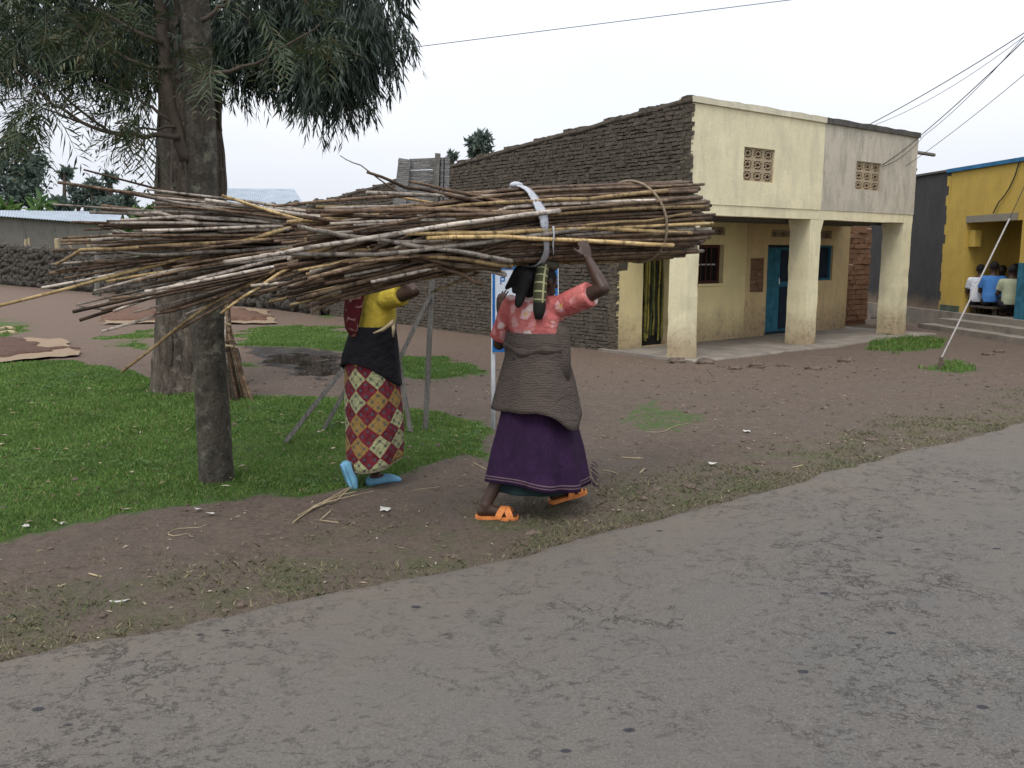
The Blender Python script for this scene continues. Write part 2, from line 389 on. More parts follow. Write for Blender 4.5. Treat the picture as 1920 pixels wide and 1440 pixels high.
def knit(name, c):
    m = NT(name); w = m.n.new('ShaderNodeTexWave'); w.bands_direction = 'Z'; w.inputs['Scale'].default_value = 34
    w.inputs['Distortion'].default_value = 2.0; w.inputs['Detail'].default_value = 2; m.l.new(m.co(), w.inputs['Vector'])
    n = m.noise(5, 6, .7); f = m.noise(120, 3, .7); cr = m.noise(11, 5, .6, m.co('Object', (1, 1, 2.4)), 1.2)
    col = m.ramp(n, [(.3, tuple(x * .72 for x in c)), (.7, tuple(x * 1.3 for x in c))])
    col = m.mix(m.ramp(f, [(.42, 0.0), (.7, .5)]), col, tuple(x * .45 for x in c))
    m.col(m.mix(m.ramp(w.outputs['Fac'], [(.2, .22), (.6, 0.0)]), col, tuple(x * .55 for x in c))); m.bump(m.math('ADD', m.math('MULTIPLY', w.outputs['Fac'], .12), m.math('ADD', cr, m.math('MULTIPLY', f, .15))), .7, .03); return m.m
M['knit'] = knit('brown_knit', (.092, .072, .060))
M['black_cloth'] = plain('black_wrap', (.006, .0055, .008), .3, 8, .9, 9, .04)
def purple():
    m = NT('purple_cloth'); g = m.sep(m.uv())
    n = m.noise(6, 5, .7)
    c = m.ramp(n, [(.3, (.013, .004, .019)), (.7, (.030, .009, .040))])
    for a in (.955, .975):
        c = m.mix(m.ramp(m.math('ABSOLUTE', m.math('SUBTRACT', g[1], a)), [(.0025, .8), (.004, 0.0)]), c, (.26, .18, .17))
    m.col(c); m.bump(m.noise(7, 5, .6, m.co('Object', (2.2, 2.2, .6)), .8), .8, .035); return m.m
M['purple'] = purple()
M['petticoat'] = plain('dark_green_petticoat', (.010, .022, .022), .2)
def kitenge():
    m = NT('diamond_print_cotton'); v0 = m.uv((11.5, 8.6, 1), (0, 0, R(45)))
    dv_ = m.n.new('ShaderNodeVectorMath'); dv_.operation = 'MULTIPLY_ADD'; m.l.new(m.noise(7, 3, .5, None, 0, 'Color'), dv_.inputs[0]); dv_.inputs[1].default_value = (.3, .3, 0); m.l.new(v0, dv_.inputs[2]); v = dv_.outputs[0]
    f = m.n.new('ShaderNodeVectorMath'); f.operation = 'FLOOR'; m.l.new(v, f.inputs[0])
    fr = m.n.new('ShaderNodeVectorMath'); fr.operation = 'FRACTION'; m.l.new(v, fr.inputs[0])
    s = m.sep(f.outputs[0])
    par = m.math('FLOORED_MODULO', m.math('ADD', s[0], s[1]), 2.0)
    par2 = m.math('FLOORED_MODULO', s[0], 4.0)
    red = m.ramp(m.noise(30, 3), [(.35, (.085, .008, .014)), (.65, (.19, .018, .032))])
    pale = m.mix(m.ramp(par2, [(.0, 0.0), (.5, 0.0), (.55, 1.0)], False), (.30, .31, .17), (.34, .34, .18))
    gold = (.27, .165, .05)
    sw = m.math('GREATER_THAN', par2, 1.5)
    alt = m.mix(sw, pale, gold)
    c = m.mix(par, alt, red)
    # small dark motif inside each diamond
    v4 = m.n.new('ShaderNodeVectorMath'); v4.operation = 'SCALE'; v4.inputs['Scale'].default_value = 2.0; m.l.new(fr.outputs[0], v4.inputs[0])
    f4 = m.n.new('ShaderNodeVectorMath'); f4.operation = 'FRACTION'; m.l.new(v4.outputs[0], f4.inputs[0])
    q = m.sep(f4.outputs[0])
    dd = m.math('ADD', m.math('ABSOLUTE', m.math('SUBTRACT', q[0], .5)), m.math('ABSOLUTE', m.math('SUBTRACT', q[1], .5)))
    c = m.mix(m.ramp(dd, [(.20, 1.0), (.27, 0.0)]), c, (.055, .07, .085))
    ed = m.math('MINIMUM', m.math('ABSOLUTE', m.math('SUBTRACT', q[0], .5)), m.math('ABSOLUTE', m.math('SUBTRACT', q[1], .5)))
    c = m.mix(m.math('MULTIPLY', m.math('SUBTRACT', 1.0, par), m.ramp(ed, [(.05, .55), (.09, 0.0)])), c, (.12, .12, .06))
    g = m.sep(m.uv()); c = m.mix(m.ramp(g[1], [(.985, 0.0), (.99, 1.0)]), c, (.5, .45, .3))
    c = m.mix(m.ramp(m.noise(60, 3, .7), [(.5, 0.0), (.62, .55)]), c, (.06, .035, .03))
    m.col(c); m.bump(m.noise(10, 4), .6, .02); return m.m
M['kitenge'] = kitenge()
M['yellow_tee'] = plain('yellow_cotton', (.42, .32, .04), .25, 5, .9, 9, .03)
def maroon():
    m = NT('maroon_print_scarf'); n = m.vor(13, 'DISTANCE_TO_EDGE')
    c = m.mix(m.math('MULTIPLY', m.ramp(n, [(.05, 1.0), (.08, 0.0)]), m.ramp(m.noise(7, 3), [(.5, 0.0), (.55, .8)])), (.085, .010, .014), (.36, .24, .2))
    m.col(c); m.bump(m.noise(14, 4), .5, .01); return m.m
M['maroon'] = maroon()
M['head_cloth'] = plain('black_head_cloth', (.014, .014, .014), .3, 7, .7, 18, .02)
M['olive_cloth'] = plain('olive_cloth', (.07, .066, .045), .3, 9, .6, 25, .015)
def plaid():
    m = NT('olive_check_cloth'); g = m.sep(m.uv((3, 8, 1)))
    a = m.ramp(m.math('ABSOLUTE', m.math('SUBTRACT', m.math('FRACT', g[0]), .5)), [(.06, .85), (.09, 0.0)])
    b = m.ramp(m.math('ABSOLUTE', m.math('SUBTRACT', m.math('FRACT', g[1]), .5)), [(.07, .85), (.1, 0.0)])
    c = m.mix(m.math('MAXIMUM', a, b), (.06, .062, .032), (.38, .37, .20))
    g2 = m.sep(m.uv()); c = m.mix(m.ramp(g2[1], [(.60, 0.0), (.62, 1.0)]), c, (.018, .018, .015))
    m.col(c); m.bump(m.noise(30, 4), .4, .008); return m.m
M['plaid'] = plaid()
M['orange'] = plain('orange_rubber', (.60, .20, .055), .3, 30, .3, 60, .003, .6)
M['light_blue'] = plain('light_blue_shoe', (.13, .30, .42), .3, 9, .3, 60, .003, .8)
M['shirt_blue'] = plain('blue_shirt', (.05, .16, .40), .2, 5, .5, 14, .015)
M['shirt_white'] = plain('white_print_shirt', (.52, .54, .58), .35, 16, .5, 14, .015)
M['shirt_green'] = plain('pale_green_shirt', (.30, .32, .22), .2, 5, .5, 14, .015)
M['shirt_dark'] = plain('dark_shirt', (.03, .022, .02), .3)
M['trousers'] = plain('dark_trousers', (.02, .02, .024), .3)

# ------------------------------------------------------------------ mesh helpers
ORG = {}
COL = sc.collection
def tag(o, label=None, cat=None, group=None, kind=None):
    if label: o['label'] = label
    if cat: o['category'] = cat
    if group: o['group'] = group
    if kind: o['kind'] = kind
    return o
def empty(name, loc, label=None, cat=None, group=None):
    o = bpy.data.objects.new(name, None); COL.objects.link(o); o.location = loc; o.empty_display_size = .1
    ORG[o.name] = np.array(loc, float); return tag(o, label, cat, group)
def link_mesh(name, me, mat, parent=None, loc=None, smooth=False):
    """me is in world coordinates: shift to the thing's own origin."""
    if parent is not None: org = ORG[parent.name]
    elif loc is not None: org = np.array(loc, float)
    else: org = np.zeros(3)
    if np.any(org != 0): me.transform(Matrix.Translation(Vector(-org)))
    o = bpy.data.objects.new(name, me); COL.objects.link(o)
    if parent is not None: o.parent = parent
    else: o.location = org
    ORG[o.name] = org
    if mat is not None and len(me.materials) == 0: me.materials.append(mat)
    if smooth: me.polygons.foreach_set('use_smooth', [True] * len(me.polygons))
    return o
def mesh_np(name, V, F):
    me = bpy.data.meshes.new(name); V = np.asarray(V, np.float32); F = np.asarray(F, np.int32); k = F.shape[1]
    me.vertices.add(len(V)); me.vertices.foreach_set('co', V.ravel())
    me.loops.add(F.size); me.loops.foreach_set('vertex_index', F.ravel())
    me.polygons.add(len(F)); me.polygons.foreach_set('loop_start', np.arange(0, F.size, k, dtype=np.int32))
    me.update(calc_edges=True); return me
class MB:
    def __init__(s, M=None): s.v, s.f, s.uv, s.M = [], [], {}, M
    def _p(s, p):
        if s.M is not None: q = s.M @ Vector(p); return (q.x, q.y, q.z)
        return tuple(float(x) for x in p)
    def add(s, vs, fs):
        b = len(s.v); s.v += [s._p(p) for p in vs]; s.f += [tuple(i + b for i in f) for f in fs]; return b
    def box(s, lo, hi, j=0.0, bev=0.0):
        x0, y0, z0 = lo; x1, y1, z1 = hi
        P = [(x0, y0, z0), (x1, y0, z0), (x1, y1, z0), (x0, y1, z0), (x0, y0, z1), (x1, y0, z1), (x1, y1, z1), (x0, y1, z1)]
        if j: P = [tuple(c + random.uniform(-j, j) for c in p) for p in P]
        s.add(P, [(3, 2, 1, 0), (4, 5, 6, 7), (0, 1, 5, 4), (1, 2, 6, 5), (2, 3, 7, 6), (3, 0, 4, 7)]); return s
    def tube(s, pts, rad, n=6, caps=True, uv=False, wob=0.0):
        pts = [np.asarray(p, float) for p in pts]; m = len(pts)
        rad = rad if hasattr(rad, '__len__') else [rad] * m
        t0 = pts[1] - pts[0]; ref = np.array([0, 0, 1.]) if abs(t0[2]) < .8 * np.linalg.norm(t0) else np.array([1., 0, 0])
        vs, prev = [], None
        for i in range(m):
            t = pts[min(i + 1, m - 1)] - pts[max(i - 1, 0)]; t = t / (np.linalg.norm(t) + 1e-9)
            a = ref - t * np.dot(ref, t) if prev is None else prev - t * np.dot(prev, t)
            a /= np.linalg.norm(a) + 1e-9; prev = a; b = np.cross(t, a)
            for k in range(n):
                th = 2 * math.pi * k / n; r = rad[i] * (1 + (random.uniform(-wob, wob) if wob else 0))
                vs.append(pts[i] + r * (math.cos(th) * a + math.sin(th) * b))
        fs = [(i * n + k, i * n + (k + 1) % n, (i + 1) * n + (k + 1) % n, (i + 1) * n + k) for i in range(m - 1) for k in range(n)]
        if caps: fs += [tuple(range(n - 1, -1, -1)), tuple((m - 1) * n + k for k in range(n))]
        b = s.add(vs, fs)
        if uv:
            for i in range(m):
                for k in range(n): s.uv[b + i * n + k] = (k / n, i / (m - 1))
        return s
    def loft(s, rings, caps=True, closed=True, uv=False):
        n = len(rings[0]); m = len(rings); vs = [p for r in rings for p in r]
        kk = n if closed else n - 1
        fs = [(i * n + k, i * n + (k + 1) % n, (i + 1) * n + (k + 1) % n, (i + 1) * n + k) for i in range(m - 1) for k in range(kk)]
        if caps: fs += [tuple(range(n - 1, -1, -1)), tuple((m - 1) * n + k for k in range(n))]
        b = s.add(vs, fs)
        if uv:
            for i in range(m):
                for k in range(n): s.uv[b + i * n + k] = (k / n, i / (m - 1))
        return s
    def ell(s, c, a, b, cc, n=12, m=8):
        """ellipsoid with three axis vectors"""
        c, a, b, cc = (np.asarray(x, float) for x in (c, a, b, cc)); rings = []
        for i in range(m + 1):
            ph = -math.pi / 2 + math.pi * i / m; ph = max(min(ph, math.pi / 2 - .12), -math.pi / 2 + .12)
            rings.append([c + cc * math.sin(ph) + math.cos(ph) * (a * math.cos(t) + b * math.sin(t)) for t in [2 * math.pi * k / n for k in range(n)]])
        return s.loft(rings)
    def cap(s, p0, r0, p1, r1, n=12):
        p0, p1 = np.asarray(p0, float), np.asarray(p1, float); t = p1 - p0; L = np.linalg.norm(t); t /= L
        pts, rr = [], []
        for a in (.15, .5, .85): pts.append(p0 - t * r0 * math.cos(a * math.pi / 2)); rr.append(r0 * math.sin(a * math.pi / 2))
        for a in (0, .25, .5, .75, 1): pts.append(p0 + t * L * a); rr.append(r0 + (r1 - r0) * a)
        for a in (.85, .5, .15): pts.append(p1 + t * r1 * math.cos(a * math.pi / 2)); rr.append(r1 * math.sin(a * math.pi / 2))
        return s.tube(pts, rr, n)
    def build(s, name, mat, parent=None, loc=None, smooth=False):
        me = bpy.data.meshes.new(name); me.from_pydata(s.v, [], s.f)
        if s.uv:
            uvl = me.uv_layers.new(name='UVMap')
            vi = np.empty(len(me.loops), np.int32); me.loops.foreach_get('vertex_index', vi)
            arr = np.array([s.uv.get(i, (0, 0)) for i in range(len(s.v))], np.float32)[vi]
            uvl.data.foreach_set('uv', arr.ravel())
        return link_mesh(name, me, mat, parent, loc, smooth)
def fuse(name, mb, voxel, mat, parent, smooth=4, loc=None):
    me = bpy.data.meshes.new('tmp'); me.from_pydata(mb.v, [], mb.f)
    bm = bmesh.new(); bm.from_mesh(me); bmesh.ops.recalc_face_normals(bm, faces=bm.faces); bm.to_mesh(me); bm.free()
    o = bpy.data.objects.new('tmp', me); COL.objects.link(o)
    r = o.modifiers.new('r', 'REMESH'); r.mode = 'VOXEL'; r.voxel_size = voxel; r.use_smooth_shade = True
    if smooth:
        sm = o.modifiers.new('s', 'SMOOTH'); sm.factor = .5; sm.iterations = smooth
    dg = bpy.context.evaluated_depsgraph_get()
    out = bpy.data.meshes.new_from_object(o.evaluated_get(dg)); out.materials.clear()
    bpy.data.objects.remove(o); bpy.data.meshes.remove(me)
    return link_mesh(name, out, mat, parent, loc, True)
def nrm(v): v = np.asarray(v, float); return v / (np.linalg.norm(v) + 1e-9)
def A(*v): return np.array(v, float)
def weld(o, dist=1e-4):
    bm = bmesh.new(); bm.from_mesh(o.data); bmesh.ops.remove_doubles(bm, verts=bm.verts, dist=dist)
    bmesh.ops.recalc_face_normals(bm, faces=bm.faces); bm.to_mesh(o.data); bm.free()
def rock(c, r, n=7, m=5, jit=.18, squash=(1, 1, .7)):
    """irregular stone: list of rings"""
    rings = []; rot = random.uniform(0, 6.28)
    for i in range(m):
        ph = -math.pi / 2 + math.pi * (i + .35) / (m - .3)
        rings.append([A(c[0] + r * squash[0] * math.cos(ph) * math.cos(t) * (1 + random.uniform(-jit, jit)),
                        c[1] + r * squash[1] * math.cos(ph) * math.sin(t) * (1 + random.uniform(-jit, jit)),
                        c[2] + r * squash[2] * math.sin(ph) * (1 + random.uniform(-jit, jit))) for t in [rot + 2 * math.pi * k / n for k in range(n)]])
    return rings

# ------------------------------------------------------------------ ground and road
ROAD = np.array([(-60, -28.0), (-12, -2.6), (-6, .75), (-2.03, 3.21), (-1.22, 3.67), (0, 4.42), (1.58, 5.61), (4.91, 8.11), (12, 13.5), (40, 34.0), (140, 104.0)])
def road_y(x): return np.interp(x, ROAD[:, 0], ROAD[:, 1])
def road_d(x, y): return (y - road_y(x)) * .8          # > 0 on the verge side
def px_poly(pts): return np.array([gp(*p)[:2] for p in pts])
LAWN = px_poly([(-420, 700), (0, 682), (150, 682), (215, 690), (290, 712), (480, 744), (640, 752), (760, 765), (900, 788), (938, 812), (935, 838), (880, 862), (760, 890), (660, 915), (560, 936), (440, 950), (300, 968), (150, 990), (0, 1012), (-420, 1060)])
PATCHES = [(px_poly(p), w) for p, w in [
    ([(440, 622), (540, 612), (640, 612), (650, 640), (640, 662), (520, 655), (450, 648)], 1.0),
    ([(445, 668), (520, 672), (525, 690), (470, 700)], .8),
    ([(640, 660), (745, 668), (840, 672), (915, 695), (905, 712), (820, 715), (745, 708), (650, 700)], .8),
    ([(195, 632), (290, 618), (290, 662), (240, 655)], .9),
    ([(-300, 598), (30, 602), (45, 625), (20, 648), (-300, 655)], .9),
    ([(1640, 650), (1690, 632), (1770, 640), (1778, 655), (1700, 666)], 1.0),
    ([(1735, 693), (1790, 687), (1835, 695), (1790, 703)], 1.0),
    ([(1150, 762), (1230, 752), (1330, 788), (1280, 815), (1170, 805)], .55),
    ([(590, 585), (640, 580), (660, 595), (600, 602)], .7),
    ([(1590, 612), (1630, 606), (1640, 615), (1600, 620)], .6)]]
WET = px_poly([(455, 652), (520, 652), (640, 664), (652, 700), (600, 714), (545, 703), (500, 683)])
def masks(X, Y):
    w = (fbm(X * 1.7, Y * 1.7, 4, 3) - .5) * .7
    far = np.clip(Y / 9.0, .6, 2.5)
    g = 1 - sstep(-.22, .22, sdpoly(X, Y, LAWN) + w)
    for p, k in PATCHES: g = np.maximum(g, k * (1 - sstep(-.25, .25, sdpoly(X, Y, p) / far + w)))
    wet = 1 - sstep(-.3, .35, sdpoly(X, Y, WET) + w * .8)
    clay = sstep(8.5, 14, Y) * (1 - sstep(0.5, 6, X)) * .95 + .18 * sstep(9, 14, Y) + .25 * sstep(.9, 0.2, road_d(X, Y)) * 0
    rd = road_d(X, Y)
    verge = sstep(-.05, .05, rd) * (1 - sstep(.35, 1.0, rd + w * .9))
    # the far land turns green
    fg = sstep(36, 60, np.hypot(X, Y)); g = np.maximum(g, fg)
    return g * (1 - wet), wet, np.clip(clay * (1 - fg), 0, 1), verge
def terr(X, Y):
    X = np.asarray(X, float); Y = np.asarray(Y, float); rd = road_d(X, Y)
    near = np.exp(-np.hypot(X, Y) / 30)
    z = (fbm(X * .9, Y * .9, 3, 11) - .5) * .05 + (fbm(X * 6, Y * 6, 3, 21) - .5) * .028 * near
    rut = fbm(X * 3.2, Y * 3.2, 3, 31); z = z + np.where(rut > .6, (rut - .6) * .12, 0) * near
    z = z * sstep(0.0, .5, rd) + .012 * sstep(.1, .6, rd)
    z = np.where(rd < 0.03, -.05 * sstep(.03, -.25, rd), z)
    z = z + 4.0 * sstep(70, 260, np.hypot(X, Y)) + .15 * sstep(30, 46, Y) * sstep(-12, -26, X)
    return z
def axis(lo, hi, step, ends, g=1.16):
    core = list(np.arange(lo, hi + 1e-6, step)); a, st = [], step
    x = lo
    while x > ends[0]: st *= g; x -= st; a.append(x)
    b, st, x = [], step, hi
    while x < ends[1]: st *= g; x += st; b.append(x)
    return np.array(a[::-1] + core + b)
gx = axis(-6.0, 7.0, .035, (-420, 420)); gy = axis(2.6, 13.0, .035, (-60, 520))
GX, GY = np.meshgrid(gx, gy)
GZ = terr(GX, GY)
nx, ny = len(gx), len(gy)
idx = np.arange(nx * ny).reshape(ny, nx)
F = np.stack([idx[:-1, :-1].ravel(), idx[:-1, 1:].ravel(), idx[1:, 1:].ravel(), idx[1:, :-1].ravel()], 1)
gme = mesh_np('ground', np.stack([GX.ravel(), GY.ravel(), GZ.ravel()], 1), F)
mg, mw, mc, mv = masks(GX.ravel(), GY.ravel())
ca = gme.color_attributes.new('mask', 'FLOAT_COLOR', 'POINT')
ca.data.foreach_set('color', np.stack([mg, mw, mc, np.ones_like(mg)], 1).astype(np.float32).ravel())
va = gme.attributes.new('verge', 'FLOAT', 'POINT'); va.data.foreach_set('value', mv.astype(np.float32))
tag(link_mesh('ground', gme, M['ground'], smooth=True), 'brown trodden earth verge and yard with turf patches', None, None, 'structure')

# road: strips across, finer towards the verge
def build_road():
    t = np.concatenate([np.linspace(0, .4, 9), np.linspace(.5, 3, 18), np.linspace(3.3, 7.4, 10)])
    xs = axis(-5, 9, .06, (-58, 130), 1.12)
    V, E = [], []
    nv = np.array([.6, -.8])
    for x in xs:
        y = float(road_y(x)); e = (fbm(x * 2.2, 3.3, 4, 41) - .5) * .16 + (vnoise(x * 11, .7, 5) - .5) * .05
        for k, tt in enumerate(t):
            q = tt + e * max(0, 1 - tt / 1.2)
            z = .014 + .06 * (1 - abs(tt - 3.7) / 3.7) if k else -.03
            V.append((x + nv[0] * q, y + nv[1] * q, z)); E.append(max(0, 1 - tt / 1.6))
    m, n = len(t), len(xs); ii = np.arange(m * n).reshape(n, m)
    F = np.stack([ii[:-1, :-1].ravel(), ii[:-1, 1:].ravel(), ii[1:, 1:].ravel(), ii[1:, :-1].ravel()], 1)[:, ::-1]
    me = mesh_np('road', V, F)
    a = me.attributes.new('edge', 'FLOAT', 'POINT'); a.data.foreach_set('value', np.array(E, np.float32))
    tag(link_mesh('road', me, M['road'], smooth=True), 'worn pale grey asphalt road with cracks and dust', None, None, 'structure')
build_road()

# ------------------------------------------------------------------ grass
def blades(name, X, Y, hgt, wid, lean, mat, label):
    n = len(X); Z = terr(X, Y)
    th = rng.uniform(0, 6.283, n); ph = rng.uniform(0, 6.283, n)
    s = np.stack([np.cos(th), np.sin(th), np.zeros(n)], 1) * (wid / 2)[:, None]
    b = np.stack([X, Y, Z - .008], 1)
    tip = b + np.stack([np.cos(ph) * lean * hgt, np.sin(ph) * lean * hgt, hgt], 1)
    mid = b + (tip - b) * np.array([.4, .4, .62])
    V = np.stack([b - s, b + s, mid + s * .8, tip, mid - s * .8], 1).reshape(-1, 3)
    F = np.arange(5 * n).reshape(n, 5)
    tag(link_mesh(name, mesh_np(name, V, F), mat), label, 'grass', None, 'stuff')
def lawn():
    N = 1500000
    X = rng.uniform(-11, 1.2, N); Y = rng.uniform(4, 20, N)
    d = np.hypot(X, Y); keep = rng.random(N) < np.clip((6.5 / d) ** 1.6, .05, 1)
    px = 960 + FPX * X / Y; keep &= (px > -260) & (px < 2100)
    X, Y = X[keep], Y[keep]
    g = masks(X, Y)[0] + (fbm(X * 5, Y * 5, 3, 9) - .5) * .7
    k = g > .35 + .35 * rng.random(len(X)); X, Y = X[k], Y[k]; n = len(X)
    patch = fbm(X * 2.3, Y * 2.3, 3, 51)
    h = (.010 + .022 * rng.random(n)) * (.5 + 1.0 * patch) * np.clip(np.hypot(X, Y) / 7, 1, 1.5) * sstep(.40, .85, g[k])
    h[h > .05] = .05; h += .004
    blades('grass', X, Y, h, .0045 * np.clip(np.hypot(X, Y) / 5, 1, 3) * (1 + rng.random(n)), .7 * rng.random(n) + .15, M['grass'], 'short green turf under the trees and around the yard')
lawn()
def weeds():
    lv = Leaves(); n0 = 2600; X = rng.uniform(-7, 1, n0); Y = rng.uniform(4.4, 12, n0)
    k = (masks(X, Y)[0] > .6) & (fbm(X * 1.1, Y * 1.1, 3, 91) > .5); X, Y = X[k], Y[k]
    for x, y in zip(X, Y):
        n = int(rng.integers(8, 18)); th = rng.uniform(0, 6.283, n); r = rng.uniform(.004, .05, n); z = terr(x, y)
        P = np.stack([x + r * np.cos(th), y + r * np.sin(th), z + rng.uniform(.008, .035, n)], 1)
        lv.add(P, np.stack([np.cos(th), np.sin(th), rng.uniform(-.1, .5, n)], 1), A(0, 0, 1) + rng.normal(size=(n, 3)) * .3, rng.uniform(.015, .035, n), rng.uniform(.010, .020, n))
    tag(link_mesh('weeds', lv.mesh('weeds'), M['weed']), 'low broad leaved weeds growing through the turf', 'weeds', None, 'stuff')
    lv = Leaves(); n = 420; X = rng.uniform(-6, 1, n); Y = rng.uniform(4.5, 10, n); k = masks(X, Y)[0] > .5; X, Y = X[k], Y[k]; n = len(X); th = rng.uniform(0, 6.283, n)
    lv.add(np.stack([X, Y, terr(X, Y) + .03], 1), np.stack([np.cos(th), np.sin(th), rng.uniform(-.1, .3, n)], 1), A(0, 0, 1) + rng.normal(size=(n, 3)) * .4, rng.uniform(.03, .08, n), rng.uniform(.008, .018, n))
    tag(link_mesh('fallen_leaves', lv.mesh('fallen_leaves'), M['leafdry']), 'pale fallen gum leaves scattered on the turf', 'leaves', None, 'stuff')
def verge():
    N = 950000
    X = rng.uniform(-4.0, 9.0, N); Y = rng.uniform(2.6, 13, N)
    rd = road_d(X, Y); k = (rd > -.05) & (rd < 1.2); X, Y, rd = X[k], Y[k], rd[k]
    n_ = fbm(X * 1.5 + Y * .3, Y * 1.5, 4, 61) + (fbm(X * 8, Y * 8, 2, 71) - .5) * .35
    p = np.clip((n_ - .45) * 5.0, 0, 1) * (1 - sstep(.25, 1.15, rd)) * (.45 + .75 * fbm(X * 4, Y * 4, 2, 77)) + .40 * (rd < .12)
    k = rng.random(len(X)) < p * .8; X, Y = X[k], Y[k]; n = len(X)
    blades('verge_grass', X, Y, .007 + .026 * rng.random(n) ** 1.6, .0036 * (1 + rng.random(n)), .5 + 1.6 * rng.random(n), M['dry_grass'], 'sparse dusty grass tufts along the asphalt edge')
    # small patch tufts right of the yard
    X = rng.uniform(4, 11, 160000); Y = rng.uniform(8, 17, 160000)
    g = masks(X, Y)[0] + (fbm(X * 5, Y * 5, 3, 9) - .5) * .6; k = (g > .5) & (rng.random(len(X)) < .5); X, Y = X[k], Y[k]
    blades('yard_grass', X, Y, .03 + .06 * rng.random(len(X)), .009 * (1 + rng.random(len(X))), .5 * rng.random(len(X)) + .2, M['grass'], 'small green grass tufts on the bare yard by the porch')
verge()

def puddles():
    m = NT('muddy_water'); m.col((.035, .028, .022)); m.rough(.04); m.spec(.5); m.bump(m.noise(6, 2, .5), .05, .005)
    for k, (px, py, w, d, lb) in enumerate(((575, 676, .55, .22, 'long muddy puddle in the churned earth'), (610, 690, .42, .16, 'small muddy puddle beside the long one'), (545, 668, .30, .12, 'thin muddy puddle towards the gum trunk'), (600, 702, .30, .10, 'narrow puddle nearest the footpath'), (625, 674, .25, .10, 'small puddle behind the diamond skirt'))):
        c = gp(px, py); n = 40; vs = []
        for i in range(n):
            t = 2 * math.pi * i / n; q = .45 + 1.1 * float(fbm(math.cos(t) * 1.6 + k * 7, math.sin(t) * 1.6, 4, 33)); x, y = math.cos(t) * w * q, math.sin(t) * d * q * 2.2
            vs.append((c[0] + x * .85 - y * .2, c[1] + y + x * .25, .030))
        z = float(max(terr(np.array([v[0] for v in vs]), np.array([v[1] for v in vs])).mean(), -.02)) + .006
        mb = MB(); mb.loft([[(v[0], v[1], z - .05) for v in vs], [(v[0], v[1], z) for v in vs]]); tag(mb.build('puddle', m.m, None, (float(c[0]), float(c[1]), z - .05)), lb, None, None, 'structure')
puddles()

# ------------------------------------------------------------------ cream shop building with porch
TH = 0.6592
U, V_ = A(math.cos(TH), math.sin(TH), 0), A(-math.sin(TH), math.cos(TH), 0)
O = A(2.5698, 12.6966, 0)
H, HB, HBB, L, LM, PR, D, HBK = 3.803, 2.306, 2.149, 6.361, 3.306, 1.45, 11.75, 2.92
BM = Matrix(((U[0], V_[0], 0, O[0]), (U[1], V_[1], 0, O[1]), (0, 0, 1, 0), (0, 0, 0, 1)))
def loc_az(px, py, b):
    p = onplane(px, py, O + V_ * b, V_); q = p - O
    return float(np.dot(q, U)), float(q[2])
bld = empty('shop_building', tuple(O), 'flat fronted cream and stained grey shop with pillared porch and mud side wall', 'building')
def wall(name, a0, a1, z0, z1, b0, b1, holes, mat, parent, top=None, jit=.0, step=None):
    """wall in building coordinates with rectangular holes (a0,a1,z0,z1); front face at b0"""
    As = sorted(set([a0, a1] + [h[i] for h in holes for i in (0, 1) if a0 < h[i] < a1]))
    Zs = sorted(set([z0, z1] + [h[i] for h in holes for i in (2, 3) if z0 < h[i] < z1]))
    if step:
        def fill(L_):
            o = []
            for p, q in zip(L_, L_[1:]):
                k = max(1, int(round((q - p) / step))); o += [p + (q - p) * i / k for i in range(k)]
            return o + [L_[-1]]
        As, Zs = fill(As), fill(Zs)
    solid = {}
    for i in range(len(As) - 1):
        for j in range(len(Zs) - 1):
            ca, cz = (As[i] + As[i + 1]) / 2, (Zs[j] + Zs[j + 1]) / 2
            solid[i, j] = not any(h[0] < ca < h[1] and h[2] < cz < h[3] for h in holes)
    mb = MB(BM)
    def P(i, j, b):
        a, z = As[i], Zs[j]
        if jit: a += (vnoise(a * 7.3 + 3, z * 7.1, 5) - .5) * jit * 2; bb = b + (fbm(a * 2.5, z * 2.5, 3, 8) - .5) * jit * 2
        else: bb = b
        if top and j == len(Zs) - 1: z += top(a)
        return (float(a), float(bb), float(z))
    for (i, j), s in solid.items():
        if not s: continue
        mb.add([P(i, j, b0), P(i + 1, j, b0), P(i + 1, j + 1, b0), P(i, j + 1, b0)], [(0, 1, 2, 3)])
        mb.add([P(i, j, b1), P(i + 1, j, b1), P(i + 1, j + 1, b1), P(i, j + 1, b1)], [(3, 2, 1, 0)])
        for di, dj, e in ((-1, 0, ((i, j + 1), (i, j))), (1, 0, ((i + 1, j), (i + 1, j + 1))), (0, -1, ((i, j), (i + 1, j))), (0, 1, ((i + 1, j + 1), (i, j + 1)))):
            if not solid.get((i + di, j + dj), False):
                (p, q), (r, s2) = e
                mb.add([P(p, q, b1), P(r, s2, b1), P(r, s2, b0), P(p, q, b0)], [(0, 1, 2, 3)])
    o = mb.build(name, mat, parent); weld(o, 5e-4); return o
def hole(px0, py0, px1, py1, b):
    """photo rectangle on the plane b -> (a0,a1,z0,z1)"""
    a0, z1 = loc_az(px0, py0, b); a1, z0 = loc_az(px1, py1, b); _, z1b = loc_az(px1, py0, b); _, z0b = loc_az(px0, py1, b)
    zm = loc_az((px0 + px1) / 2, (py0 + py1) / 2, b)[1]; hh = (loc_az((px0 + px1) / 2, py0, b)[1] - loc_az((px0 + px1) / 2, py1, b)[1])
    return (a0, a1, zm - hh / 2, zm + hh / 2)
v1 = hole(1396, 278, 1451, 341, 0); v2 = hole(1607, 304, 1650, 357, 0)
wav = lambda a: float((fbm(a * 3, 0.5, 3, 4) - .5) * .03)
wall('upper_wall', 0, LM, HB, H - .09, 0, .2, [v1], M['cream'], bld, None, .006, .16)
